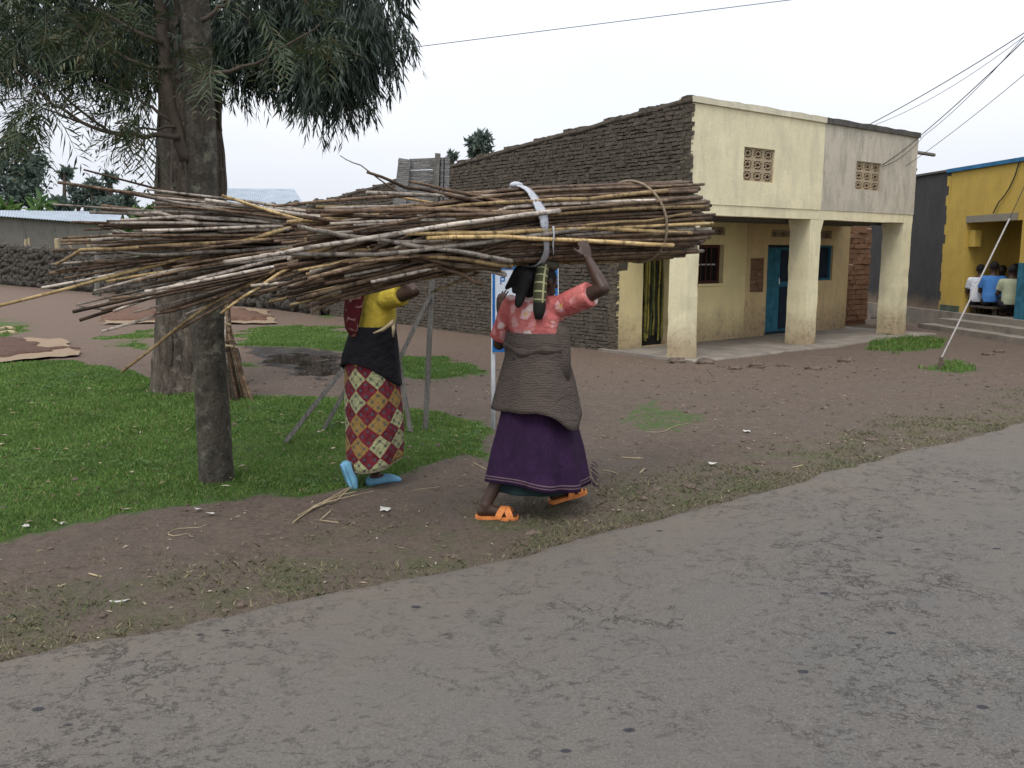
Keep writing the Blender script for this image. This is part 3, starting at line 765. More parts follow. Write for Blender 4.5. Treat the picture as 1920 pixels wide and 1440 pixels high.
wall('upper_wall', LM, L, HB, H - .09, .003, .2, [v2], M['stained'], bld, None, .006, .16)['label'] = 'grey stained upper wall'
for a0, a1, mt in ((-.02, LM, 'cap_pale'), (LM + .004, L + .02, 'cap_dark')):
    mb = MB(BM); n = 20
    rings = []
    for i in range(n + 1):
        a = a0 + (a1 - a0) * i / n; w_ = wav(a) + random.uniform(-.006, .006)
        rings.append([(a, -.03, H - .088), (a, .24, H - .088), (a, .24, H + w_), (a, -.03 + random.uniform(-.004, .004), H + w_ + .003)])
    mb.loft(rings); o = mb.build('coping', M[mt], bld); weld(o)
# breeze-block vents
def vent_block_mesh(w, h, d):
    mb = MB(); t = .14
    def bar(p, q, wd):
        p, q = A(p[0] * w, 0, p[1] * h), A(q[0] * w, 0, q[1] * h); dd = nrm(q - p); nn = A(-dd[2], 0, dd[0]) * wd
        P = [p - nn, q - nn, q + nn, p + nn]
        mb.add([x + A(0, 0, 0) for x in P] + [x + A(0, d, 0) for x in P], [(0, 1, 2, 3), (7, 6, 5, 4), (0, 4, 5, 1), (1, 5, 6, 2), (2, 6, 7, 3), (3, 7, 4, 0)])
    f = .0095
    bar((0, .06), (1, .06), f * 1.2); bar((0, .94), (1, .94), f * 1.2); bar((.06, .1), (.06, .9), f * 1.2); bar((.94, .1), (.94, .9), f * 1.2)
    for a, b in (((.12, .12), (.38, .38)), ((.88, .12), (.62, .38)), ((.12, .88), (.38, .62)), ((.88, .88), (.62, .62))): bar(a, b, f * .75)
    bar((.5, .22), (.78, .5), f * .7); bar((.78, .5), (.5, .78), f * .7); bar((.5, .78), (.22, .5), f * .7); bar((.22, .5), (.5, .22), f * .7)
    me = bpy.data.meshes.new('vent_block'); me.from_pydata([tuple(p) for p in mb.v], [], mb.f); me.materials.append(M['vent']); return me
def vent(h, b, cols, rows, back=True, parent=bld):
    w, hh = (h[1] - h[0]) / cols, (h[3] - h[2]) / rows
    me = vent_block_mesh(w, hh, .08)
    for i in range(cols):
        for j in range(rows):
            o = bpy.data.objects.new('vent_block', me); COL.objects.link(o); o.parent = parent
            p = O + U * (h[0] + w * i) + V_ * (b + .03) + A(0, 0, h[2] + hh * j) - ORG[parent.name]
            o.location = p; o.rotation_euler = (0, 0, TH); ORG[o.name] = ORG[parent.name]
    if back:
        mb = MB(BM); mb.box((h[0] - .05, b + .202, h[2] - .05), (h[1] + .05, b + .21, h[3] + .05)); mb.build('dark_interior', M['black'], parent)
vent(v1, 0, 3, 3); vent(v2, 0, 3, 3)
# beam
mb = MB(BM); n = 24; rings = []
for i in range(n + 1):
    a = L * i / n; z = HBB + wav(a * 2) * .8
    rings.append([(a, .012, z), (a, .21, z), (a, .21, HB - .001), (a, .012, HB - .001)])
mb.loft(rings); mb.build('beam', M['cream'], bld)
# columns: front px range -> a ; side depth
def colm(a0, a1, dep, z1, flare):
    mb = MB(BM); rings = []
    for i, z in enumerate(np.linspace(-.05, z1, 12)):
        j = lambda: random.uniform(-.006, .006); f = flare * max(0, 1 - z / .5)
        h = .07 * sstep(z1 - .12, z1, z)
        rings.append([(a0 - f + j(), .015 - f + j(), z), (a1 + f + h * (a1 < L - .1) + j(), .015 - f + j(), z), (a1 + f + h * (a1 < L - .1) + j(), dep + j(), z), (a0 - f - h * (a0 > .1) + j(), dep + j(), z)])
    mb.loft(rings); return mb.build('column', M['cream'], bld)
ac2 = loc_az(1516, 520, 0)[0], loc_az(1536, 520, 0)[0]; ac3 = loc_az(1689, 520, 0)[0]
colm(.004, .25, .36, HBB, .015); colm(ac2[0], ac2[1], .40, HBB, .0); colm(ac3, L - .004, .42, HBB, .012)
# porch slab, soffit
def ragged_slab():
    mb = MB(BM); n = 40; rings = []
    for i in range(n + 1):
        a = -.12 + (L + .75) * i / n; e = -.22 - .12 * fbm(a * 1.3, 2.2, 3, 77) - .25 * sstep(L * .5, L * .85, a) * 0
        z = .045
        rings.append([(a, e - .06, -.12), (a, e, z - .015), (a, e + .05, z), (a, PR + .3, z + .004), (a, PR + .3, -.12)])
    mb.loft(rings); return mb.build('porch_slab', M['slab'], bld)
ragged_slab()
mb = MB(BM); mb.box((.02, .215, HBB + .03), (L - .02, PR + .4, HBB + .06)); mb.build('soffit', M['wood_grey'], bld)
for b in (.5, .85, 1.2):
    mb = MB(BM); mb.box((.02, b, HBB - .03), (L - .02, b + .06, HBB + .029), .004); mb.build('joist', M['wood_grey'], bld)
# recessed ground-floor wall
aE = loc_az(1590, 520, PR)[0]; aS = loc_az(1396, 560, PR)[0]
d1 = hole(1207, 470, 1252, 648, PR); d1 = (d1[0], d1[1], .05, 2.0)
w1 = hole(1311, 459, 1356, 532, PR)
d2 = hole(1441, 460, 1494, 628, PR); d2 = (d2[0], d2[1], .05, d2[3])
w2 = hole(1524, 460, 1560, 526, PR)
vb1 = hole(1325, 424, 1360, 441, PR); vb2 = hole(1448, 430, 1495, 445, PR); vb3 = hole(1528, 431, 1560, 448, PR)
wall('ground_floor_wall', 0, aS, .02, HBB + .029, PR, PR + .2, [d1, w1, vb1], M['cream_low'], bld, None, .006, .2)
bp = hole(1408, 484, 1431, 548, PR)
wall('ground_floor_wall', aS, aE, .02, HBB + .029, PR + .003, PR + .2, [d2, w2, vb2, vb3, bp], M['ochre'], bld, None, .008, .2)['label'] = 'peeling ochre part of the ground floor wall'
vent(vb1, PR, 2, 1); vent(vb2, PR, 3, 1); vent(vb3, PR, 2, 1)
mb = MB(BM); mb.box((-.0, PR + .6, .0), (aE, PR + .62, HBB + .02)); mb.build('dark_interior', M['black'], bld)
# exposed brick patch
mb = MB(BM); mb.box((bp[0], PR + .05, bp[2]), (bp[1], PR + .1, bp[3])); patch = mb.build('brick_patch', M['lime'], bld)
rows = 9
for j in range(rows):
    z0 = bp[2] + (bp[3] - bp[2]) * j / rows; z1 = z0 + (bp[3] - bp[2]) / rows - .014
    off = random.uniform(.35, .65)
    for q0, q1 in ((0, off), (off + .04, 1)):
        mb = MB(BM); mb.box((bp[0] + (bp[1] - bp[0]) * q0, PR + .012, z0 + .007), (bp[0] + (bp[1] - bp[0]) * q1, PR + .06, z1 + .007), .005); mb.build('brick', M['red_mud'], patch)
# striped curtain doorway
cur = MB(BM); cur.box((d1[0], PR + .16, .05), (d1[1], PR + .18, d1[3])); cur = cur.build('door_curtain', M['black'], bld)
ns = 15
for i in range(ns):
    a = d1[0] + (d1[1] - d1[0]) * (i + .5) / ns; w_ = (d1[1] - d1[0]) / ns * .42; zb = .12 + random.uniform(0, .12)
    mb = MB(BM); pts = [(a + random.uniform(-.012, .012), PR + .13 + random.uniform(-.012, .012), z) for z in np.linspace(zb, d1[3], 7)]
    mb.loft([[(p[0] - w_, p[1], p[2]), (p[0], p[1] - .02, p[2]), (p[0] + w_, p[1], p[2]), (p[0], p[1] + .02, p[2])] for p in pts]); mb.build('curtain_strip', M['slat'], cur)
def frame(h, b0, b1, t, mat, parent, name='frame'):
    mb = MB(BM)
    mb.box((h[0], b0, h[2]), (h[0] + t, b1, h[3])); mb.box((h[1] - t, b0, h[2]), (h[1], b1, h[3]))
    mb.box((h[0] + t, b0, h[3] - t), (h[1] - t, b1, h[3])); mb.box((h[0] + t, b0, h[2]), (h[1] - t, b1, h[2] + t)); return mb.build(name, mat, parent)
# window with open dark red shutters behind
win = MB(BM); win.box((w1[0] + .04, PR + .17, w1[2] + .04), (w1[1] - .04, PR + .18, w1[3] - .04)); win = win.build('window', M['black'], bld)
frame(w1, PR + .1, PR + .16, .05, M['redwood'], win)
for q in (.3, .5, .7):
    mb = MB(BM); a = w1[0] + (w1[1] - w1[0]) * q; mb.box((a - .012, PR + .12, w1[2] + .05), (a + .012, PR + .14, w1[3] - .05)); mb.build('window_bar', M['redwood'], win)
mb = MB(BM); mb.box((w1[0] + .06, PR + .125, w1[2] + .32), (w1[1] - .08, PR + .13, w1[2] + .345)); mb.build('paper_strip', M['paper'], win)
mb = MB(BM); mb.box((w1[0] - .02, PR - .03, w1[2] - .04), (w1[1] + .02, PR + .1, w1[2] - .001)); mb.build('sill', M['cream_low'], bld)
# blue double door, one leaf of which has a lighter lower panel
dr = MB(BM); dr.box((d2[0] + .05, PR + .10, d2[2] + .01), (d2[1] - .05, PR + .14, d2[3] - .05)); dr = dr.build('door', M['blue'], bld); dr['label'] = 'blue painted double door'
frame(d2, PR + .06, PR + .17, .05, M['navy'], dr)
am = (d2[0] + d2[1]) / 2
for i, (a0, a1) in enumerate(((d2[0] + .07, am - .02), (am + .02, d2[1] - .07))):
    for z0, z1 in ((.14, .95), (1.05, d2[3] - .1)):
        mb = MB(BM); mb.box((a0, PR + .085, z0), (a1, PR + .099, z1), .002); mb.build('panel', M['blue'] if i == 0 else M['navy'], dr)
mb = MB(BM); mb.tube([(am - .04, PR + .07, 1.0), (am - .04, PR + .07, 1.12)], .012); mb.build('handle', M['steel'], dr)
w2o = MB(BM); w2o.box((w2[0], PR + .10, w2[2]), (w2[1], PR + .14, w2[3])); w2o = w2o.build('shutter', M['navy'], bld); w2o['label'] = 'dark blue closed window shutter'
frame(w2, PR + .05, PR + .12, .04, M['blue'], w2o)
for j in range(7):
    mb = MB(BM); z = w2[2] + .06 + (w2[3] - w2[2] - .12) * j / 6; mb.box((w2[0] + .045, PR + .08, z - .03), (w2[1] - .045, PR + .098, z + .02)); mb.build('slat', M['navy'], w2o)
# red mud brick return at the end of the porch
aR0, aR1 = loc_az(1593, 500, PR + .5)[0], loc_az(1632, 500, PR + .5)[0]
mr = MB(BM); mr.box((aR0 - .2, PR + .54, 0), (aR1, PR + .75, HBB + .02)); mr = mr.build('mud_brick_return', M['red_mud'], bld)
z = .12; j = 0
while z < 2.1:
    h_ = .10 + random.uniform(-.008, .008); a = aR0 - .2 + (.0 if j % 2 else -.12)
    while a < aR1 - .02:
        w_ = .24 + random.uniform(-.03, .03); a_, b_ = max(a, aR0 - .2), min(a + w_, aR1 + random.uniform(-.015, .015))
        if b_ - a_ > .04:
            mb = MB(BM); mb.box((a_, PR + .50 + random.uniform(-.012, .012), z), (b_ - .012, PR + .56, z + h_), .009); mb.build('brick', M['red_mud'], mr)
        a += w_
    if random.random() < .45 and z > 1.2:
        mb = MB(BM); a = random.uniform(aR0, aR1 - .15); mb.box((a, PR + .505, z + h_ - .004), (a + random.uniform(.08, .2), PR + .53, z + h_ + .014), .003); mb.build('mortar_joint', M['lime'], mr)
    z += h_ + .012; j += 1
# far gable side and back
def ztop(b): return H - .02 - (H - HBK) * max(0, b - .1) / D
side = MB(BM)
def side_sheet():
    n = 60; top, low = [], []
    for i in range(n + 1):
        b = .0 + D * i / n
        zl = HBB - .02 if b < PR else -.05
        top.append((b, ztop(b) + float(fbm(b * 3, 1.1, 3, 14) - .5) * .06)); low.append((b, zl))
    rings = []
    for (b, z1), (_, z0) in zip(top, low): rings.append([(.012, b + .004, z0), (.22, b + .004, z0), (.22, b + .004, z1), (.012, b + .004, z1)])
    side.loft([[(p[0] - .008 if p[0] < .1 else p[0], p[1], p[2]) for p in r] for r in rings])
side_sheet(); sidew = side.build('side_wall', M['mud'], bld)
def brick_field():
    """rough mud bricks proud of the side wall, laid course by course"""
    mb = MB(BM); z = -.02; j = 0
    while z < H:
        h_ = .058 + random.uniform(-.008, .008); bmin = 0.004 if z > HBB - .05 else PR + .0; b = bmin + random.uniform(-.012, .008); bmin = b
        while b < D:
            w_ = .125 + random.uniform(-.045, .05); b0, b1 = max(b, bmin), min(b + w_ - .006, D)
            if b1 - b0 > .03 and z + h_ * .8 < ztop((b0 + b1) / 2) + .03:
                pr_ = random.uniform(-.024, -.015); jj = .010
                f = [(pr_ - .006, b0, z + .008), (pr_ - .006, b1, z + .008), (pr_ - .006, b1, z + h_), (pr_ - .006, b0, z + h_)]
                f = [(p[0] + random.uniform(-jj, jj) * .8, p[1] + random.uniform(-jj, jj), p[2] + random.uniform(-jj, jj)) for p in f]
                m_ = [tuple((A(*f[0]) + A(*f[1]) + A(*f[2]) + A(*f[3])) / 4 + A(-random.uniform(-.004, .006), random.uniform(-.03, .03), random.uniform(-.012, .012)))]
                g = [(.03, p[1] + (.008 if k in (0, 3) else -.008) * -1, p[2]) for k, p in enumerate(f)]
                mb.add(f + m_ + g, [(0, 4, 1), (1, 4, 2), (2, 4, 3), (3, 4, 0), (0, 1, 6, 5), (1, 2, 7, 6), (2, 3, 8, 7), (3, 0, 5, 8)])
            b += w_
        z += h_ + .003; j += 1
    o = mb.build('mud_brick_courses', M['mud'], bld); weld(o, 1e-5); o['kind'] = 'stuff'
    n = 90; rings = []; mb = MB(BM)
    for i in range(n + 1):
        b = -.01 + (D + .02) * i / n; z = ztop(b) - .02 + float(fbm(b * 2.2, 7.7, 4, 15) - .5) * .045; w = float(fbm(b * 6, 3.1, 3, 25) - .5) * .022
        rings.append([(-.034 + w, b, z - .05 + w), (.25, b, z - .05), (.26, b, z + .02 + w), (.10, b, z + .035 - w), (-.026 - w, b, z + .02)])
    mb.loft(rings); mb.build('mud_coping', M['mud'], bld, None, True); return o
brick_field()
mb = MB(BM); mb.box((L - .2, .205, HB - .1), (L, D * .6, ztop(D * .6) - .1)); mb.build('far_side_wall', M['mud'], bld)
mb = MB(BM); mb.box((.25, PR + .201, 0), (aE - .02, PR + .3, .02)); mb.build('floor_strip', M['slab'], bld)
mb = MB(BM); mb.box((.25, D - .2, -.05), (L - .02, D, HBK - .1)); mb.build('rear_wall', M['mud'], bld)
mb = MB(BM); mb.box((aE - .2, PR + .76, -.05), (aE, D - .21, HBB + .02)); mb.build('body_side_wall', M['mud'], bld)
mb = MB(BM); n = 40; rings = []
for i in range(n * 2 + 1):
    a = .23 + (L - .45) * i / (2 * n); r_ = .012 * (1 if i % 2 else -1)
    rings.append([(a, .22, H - .3 + r_), (a, D + .15, HBK - .12 + r_), (a, D + .15, HBK - .128 + r_), (a, .22, H - .308 + r_)])
mb.loft(rings); mb.build('roof', M['tin'], bld)
for z, ln in ((H - .30, .75), (H - .62, .22)):
    mb = MB(BM); mb.tube([(L - .1, .26, z), (L + ln * .5, .22, z - .004), (L + ln * 1.25, .16, z - .02)], .035 if ln > .5 else .04, 7); mb.build('roof_pole', M['wood_grey'], bld)

# ------------------------------------------------------------------ yellow building across the side lane
ya = nrm(A(.085, -1, 0)); yb = A(-ya[1], ya[0], 0)
yO = atY(1705, 573, 20.0); yO[2] = 0
YM = Matrix(((ya[0], yb[0], 0, yO[0]), (ya[1], yb[1], 0, yO[1]), (0, 0, 1, 0), (0, 0, 0, 1)))
def y_az(px, py, e=0.0):
    q = onplane(px, py, yO + yb * e, yb) - yO; return float(np.dot(q, ya)), float(q[2])
yel = empty('yellow_building', tuple(yO), 'yellow painted building with blue roof edge and unpainted grey wall section', 'building')
YH = y_az(1800, 314)[1]; PL = .36
c_o0, z_o = y_az(1813, 418); c_o1 = y_az(1917, 420)[0]; c_g = y_az(1776, 430)[0]
_BM = BM; BM = YM
op = (c_o0, c_o1, PL, z_o)
wall('grey_wall', -8, c_g - .02, 0, YH - .05, .004, .25, [], M['grey_wall'], yel, None, .012, .35)['label'] = 'dark grey unpainted wall'
wall('yellow_wall', c_g, 9, PL, YH - .076, 0, .25, [op], M['yellow'], yel, None, .010, .3)
mb = MB(BM)
for i in range(14):      # ragged paint edge lapping over the grey
    z = PL + (YH - PL - .15) * i / 14; mb.box((c_g - .03 - random.uniform(0, .1), -.003, z), (c_g + .02, .1, z + (YH - PL) / 14 - .004))
mb.build('paint_edge', M['yellow'], yel)
mb = MB(BM); mb.box((c_g - .1, -.05, YH - .075), (9, .3, YH)); mb.build('roof_edge', M['blue2'], yel)
mb = MB(BM); mb.box((-8, -.04, YH - .05), (c_g - .1, .29, YH - .005)); mb.build('roof_edge', M['cap_dark'], yel)
mb = MB(BM); mb.box((c_g - .05, -.012, PL), (c_o0 - .05, .02, PL + .13)); mb.build('painted_skirting', M['green_band'], yel)
mb = MB(BM); mb.box((-8, -.10, -.05), (9, 1.35, PL - .002), .0); mb.build('plinth', M['slab'], yel)
mb = MB(BM); mb.box((c_o0 - .02, -.012, z_o + .003), (c_o1 - .15, .2, z_o + .14)); mb.build('lintel', M['grey_lintel'], yel)
E_R = .95
mb = MB(BM); mb.box((c_o0 - .02, E_R, PL), (c_o1 + 1, E_R + .2, z_o + .3)); mb.build('porch_back_wall', M['yellow'], yel)
mb = MB(BM); mb.box((c_o0 - .2, .251, PL), (c_o0 - .004, E_R - .002, z_o + .3)); mb.build('porch_side_wall', M['yellow'], yel)
mb = MB(BM); mb.box((c_o0, .251, z_o + .05), (c_o1 + .5, E_R - .003, z_o + .1)); mb.build('porch_ceiling', M['wood_grey'], yel)
for p0, p1 in ((1829, 1847), (1871, 1888)):
    a0, z1 = y_az(p0, 456, E_R); a1 = y_az(p1, 456, E_R)[0]
    mb = MB(BM); mb.box((a0, E_R - .03, PL), (a1, E_R - .004, 1.85)); dd = mb.build('door', M['navy'], yel); dd['label'] = 'dark narrow door'
    mb = MB(BM); mb.box((a1 - .06, E_R - .05, PL + .6), (a1 - .03, E_R - .031, PL + .75)); mb.build('handle', M['steel'], dd)
a0, z1 = y_az(1812, 438, .2); mb = MB(BM); mb.box((c_o0 + .002, .06, 1.72), (c_o0 + .22, .2, 2.05)); mb.build('meter_box', M['yellow'], yel)['label'] = 'small yellow wall box'
a0 = c_o1; mb = MB(BM); mb.box((a0 + .0, -.012, PL), (a0 + 1.6, .1, PL + 1.05)); mb.build('painted_dado', M['blue'], yel)
for k, (e0, z) in enumerate(((-.75, .12), (-.43, .24))):
    mb = MB(BM); n = 8; c0 = c_o0 - .1 - .15 * (1 - k)
    mb.box((c0, e0, -.05), (c0 + 5, -.101, z)); mb.build('step', M['slab'], yel)
mb = MB(BM)
for i in range(4):
    b0 = .2 + i * .0
mb.box((-8, .3, YH - .25), (9, 6.5, YH - .22)); mb.build('roof', M['tin'], yel)
mb = MB(BM); mb.box((-8, 6.2, 0), (9, 6.4, YH - .26)); mb.build('rear_wall', M['grey_wall'], yel)
# crack running up the yellow facade, modelled as a thin dark tube
pts = [(1862, 400), (1872, 380), (1884, 366), (1893, 352), (1903, 330), (1912, 300)]
mb = MB(); mb.tube([onplane(p[0], p[1], yO - yb * .03, yb) for p in pts], .012, 5); tag(mb.build('facade_crack', M['wire'], None, tuple(yO)), 'thin dark crack running up the yellow facade from its porch', 'cable')
BM = _BM

# ------------------------------------------------------------------ stone walls along the lane
rocks = []
for i in range(7):
    mb = MB(); mb.loft(rock((0, 0, 0), .5, 8, 5, .2, (1, 1, .9))); me = bpy.data.meshes.new('stone'); me.from_pydata(mb.v, [], mb.f); me.materials.append(M['stone']); rocks.append(me)
def stone_run(parent, P0, P1, h0, h1, size, maxn, individual=lambda c, z: True, zb=0.0, core_t=.4):
    P0, P1 = A(*P0, 0), A(*P1, 0); Ln = np.linalg.norm(P1 - P0); d = (P1 - P0) / Ln; nn = A(d[1], -d[0], 0)
    if np.dot(nn, -P0) < 0: nn = -nn
    mb = MB(); n = max(2, int(Ln / 1.0)); rings = []
    for i in range(n + 1):
        p = P0 + d * Ln * i / n; z = zb + float(terr(p[0], p[1])); h = h0 + (h1 - h0) * i / n
        f, b = p - nn * .05, p - nn * core_t
        rings.append([(f[0], f[1], z - .2), (b[0], b[1], z - .2), (b[0], b[1], z + h - .05), (f[0], f[1], z + h - .05)])
    mb.loft(rings); mb.build('wall_core', M['mortar'], parent)
    rest = MB(); cnt = 0; c = 0; z = 0.02; row = 0
    hmax = max(h0, h1); org = ORG[parent.name]
    while z < hmax + size * .2:
        c = random.uniform(-.5, 0) * size
        while c < Ln:
            w = size * random.uniform(.5, 1.3); hh = size * random.uniform(.55, 1.15)
            t = min(1, max(0, (c + w / 2) / Ln)); htop = h0 + (h1 - h0) * t
            if z + hh * .3 < htop:
                p = P0 + d * (c + w / 2); zz = z + zb + float(terr(p[0], p[1])) + hh / 2 + random.uniform(-.25, .25) * size
                q = p - nn * random.uniform(.02, .07)
                if cnt < maxn and individual(c, z):
                    o = bpy.data.objects.new('stone', random.choice(rocks)); COL.objects.link(o); o.parent = parent; ORG[o.name] = org
                    o.location = (q[0] - org[0], q[1] - org[1], zz - org[2]); o.scale = (w * 1.08, .3, hh * 1.25)
                    o.rotation_euler = (random.uniform(-.15, .15), random.uniform(-.7, .7), math.atan2(d[1], d[0]) + random.uniform(-.1, .1)); cnt += 1
                else:
                    rg = rock((0, 0, 0), .5, 7, 4, .2); ang = math.atan2(d[1], d[0])
                    rest.loft([[A(q[0] + math.cos(ang) * v[0] * w * 1.08 - math.sin(ang) * v[1] * .3, q[1] + math.sin(ang) * v[0] * w * 1.08 + math.cos(ang) * v[1] * .3, zz + v[2] * hh * 1.5) for v in r] for r in rg])
            c += w
        z += size * .72; row += 1
    if rest.v: rest.build('upper_stones', M['stone'], parent)['kind'] = 'stuff'
W2a = (-4.75, 22.0); W2b = (-10.2, 28.3); Q = (-16.4, 34.4); Aw = (-28.5, 44.5); Aw2 = (-46, 58)
sw2 = empty('compound_wall', (*W2a, 0), 'tall dark rubble stone wall at the rear corner of the mud shop', 'wall')
stone_run(sw2, W2a, W2b, 2.82, 2.72, .30, 190, lambda c, z: z < 1.5 and c < 6.5)
for c, r_ in ((2.2, .14), (2.75, .1), (4.0, .12), (4.6, .16), (1.4, .08)):
    p = A(*W2a, 0) + V_ * c; o = bpy.data.objects.new('stone', rocks[2]); COL.objects.link(o); o.parent = sw2; o.location = (p[0] + .1 - W2a[0], p[1] + .1 - W2a[1], 2.80 + r_ * .5); o.scale = (r_ * 2, r_ * 2, r_ * 1.6)
sw1 = empty('lava_stone_wall', (*Q, 0), 'low dark lava stone wall below the tin roofed house', 'wall')
stone_run(sw1, Q, Aw, 1.62, 1.95, .34, 290)
stone_run(sw1, Aw, Aw2, 1.95, 2.1, .5, 0)
sw3 = empty('lane_wall', (*W2b, 0), 'dark rubble wall between the corner post and the big trunk', 'wall')
stone_run(sw3, (W2b[0] - .05, W2b[1] + .06), (Q[0] + .2, Q[1] - .2), 1.5, 1.45, .34, 120)
# corner post, gate plank, pier, cut stakes
def post(name, px, ytop, ybot, rad, label, cat, mat='wood_grey', Y=None, lean=0, group=None):
    b = gp(px, ybot) if Y is None else atY(px, ybot, Y); t = atY(px + lean, ytop, b[1])
    mb = MB(); n = 6; mb.tube([b + (t - b) * i / n + A(random.uniform(-.1, .1) * rad, random.uniform(-.1, .1) * rad, -.05 if i == 0 else 0) for i in range(n + 1)], [rad * random.uniform(.9, 1.1) for _ in range(n + 1)], 8)
    return tag(mb.build(name, M[mat], None, tuple(b)), label, cat, group)
post('corner_post', 184, 462, 556, .13, 'weathered round timber post at the corner of the lava stone wall', 'post')
gate = empty('plank_gate', tuple(gp(594, 590)), 'narrow dark plank gate set in the rubble stone wall', 'gate')
for i in range(3):
    p = A(*W2a, 0) + V_ * (.18 + .17 * i) - U * .12
    mb = MB(); mb.M = Matrix.Translation(Vector(p)) @ Matrix.Rotation(TH, 4, 'Z'); mb.box((-.03, -.075, -.05), (.03, .075, 1.9 + random.uniform(-.05, .05)), .004); mb.build('plank', M['twig'], gate)
for z in (.5, 1.5):
    p = A(*W2a, z) + V_ * .35 - U * .17
    mb = MB(); mb.M = Matrix.Translation(Vector(p)) @ Matrix.Rotation(TH, 4, 'Z'); mb.box((-.02, -.26, -.04), (.02, .26, .04), .003); mb.build('rail', M['twig'], gate)
post('stone_block', 219, 527, 552, .32, 'squat brown stone pier beside the corner post', 'pier', 'clod')
for px, py, w in ((48, 452, 5), (54, 449, 4), (107, 451, 9), (166, 451, 7), (176, 454, 5), (187, 458, 4), (131, 450, 5)):
    Yk = 34.5 + (185 - px) * .055; p = atY(px, py + 4, Yk)
    mb = MB(); mb.tube([p - A(0, 0, .45), p, p + A(.03, 0, .18)], w * .5 * Yk / FPX, 7); tag(mb.build('cut_stake', M['straw'], None, tuple(p - A(0, 0, .45))), {48: 'slim pale stake furthest along the lava wall from the corner post', 54: 'slim pale stake paired with the one furthest from the corner post', 107: 'broad pale stake alone on the lava stone wall top', 131: 'small pale stake next to the broad one on the lava wall', 166: 'thick pale stake in the group nearest the corner post', 176: 'middle pale stake in the group nearest the corner post', 187: 'thin pale stake right beside the corner post'}[px], 'stake', 'cut stakes on the stone wall')
# tin roofed houses behind
def corr(rings_a, rings_b, n, amp, th=.03):
    mb = MB(); a0, a1 = rings_a; b0, b1 = rings_b; R_ = []
    for i in range(n * 2 + 1):
        t = i / (2 * n); e = a0 + (a1 - a0) * t; r = b0 + (b1 - b0) * t; up = A(0, 0, amp if i % 2 else -amp)
        R_.append([e + up, r + up, r + up - A(0, 0, th), e + up - A(0, 0, th)])
    mb.loft(R_); return mb
def tin_house(name, label, eL, eR, rL, rR, wallmat, n):
    b = A(eL[0], eL[1], 0); h = empty(name, (float((eL[0] + eR[0]) / 2), float((eL[1] + eR[1]) / 2), 0), label, 'house')
    corr((eL, eR), (rL, rR), n, .02).build('roof', M['tin'], h)
    back = (rL - eL) * 1.0
    corr((rL + (rL - eL) * A(1, 1, -1), rR + (rR - eR) * A(1, 1, -1)), (rL + A(0, 0, -.005), rR + A(0, 0, -.005)), n, .02).build('rear_roof', M['tin'], h)
    d = nrm(A(*(eR - eL)[:2], 0)); nn = nrm(A(*(rL - eL)[:2], 0))
    f0, f1 = eL + nn * .3 + d * .4, eR + nn * .3 - d * .4; g0, g1 = rL + (rL - eL) * A(1, 1, -1) - nn * .3 + d * .4, rR + (rR - eR) * A(1, 1, -1) - nn * .3 - d * .4
    for nm, p, q in (('front_wall', f0, f1), ('side_wall', f1, g1), ('side_wall', g0, f0), ('rear_wall', g1, g0)):
        mb = MB(); t = nrm(np.cross(A(0, 0, 1), q - p)) * .2
        mb.loft([[(v[0], v[1], -.3), (v[0] + t[0], v[1] + t[1], -.3), (v[0] + t[0], v[1] + t[1], v[2] - .03), (v[0], v[1], v[2] - .03)] for v in (p, (p + q) / 2, q)]); mb.build(nm, wallmat, h)
    for e0, e1, ep in ((f1, g1, rR), (g0, f0, rL)):
        mb = MB(); pk = ep - d * (.4 if ep is rR else -.4) - A(0, 0, .05); t = d * (-.1 if ep is rR else .1)
        mb.add([e0 - A(0, 0, .04), e1 - A(0, 0, .04), pk, e0 - A(0, 0, .04) + t, e1 - A(0, 0, .04) + t, pk + t], [(0, 1, 2), (5, 4, 3), (0, 3, 4, 1), (1, 4, 5, 2), (2, 5, 3, 0)]); mb.build('gable', wallmat, h)
    return h, f0, f1
h1, f0, f1 = tin_house('tin_roofed_house', 'long pale rendered house with low tin roof behind the lava wall', atY(-90, 398, 47.), atY(222, 421, 53.), atY(-90, 393, 52.), atY(230, 397, 57.), M['pale_wall'], 60)
for t in (.42, .62, .95):
    p = f0 + (f1 - f0) * t - nrm(A(*(f1 - f0)[:2], 0)[[1, 0, 2]] * A(-1, 1, 1)) * -.25; mb = MB(); mb.tube([(p[0], p[1] - .3, 0), (p[0], p[1] - .3, p[2] - .02)], .09, 7); mb.build('veranda_post', M['wood_grey'], h1)
tin_house('tin_roofed_shed', 'pale tin roofed house rising behind the tall rubble wall', atY(404, 386, 36.), atY(572, 386, 36.5), atY(412, 353, 40.), atY(552, 354, 40.5), M['pale_wall'], 40)
pile = empty('timber_pile', tuple(atY(215, 450, 40.)), 'leaning stack of old brown planks under the tin house eave', 'timber')
for i in range(11):
    x0 = 192 + i * 2.2; p, q = atY(x0, 424 + i * .6, 42.), atY(x0 + 34 + random.uniform(-6, 8), 443 + random.uniform(-3, 3), 40.8)
    mb = MB(); mb.tube([p, (p + q) / 2 + A(0, 0, .03), q], .06, 4); mb.build('plank', M['wood_grey'] if i % 3 else M['twig'], pile)

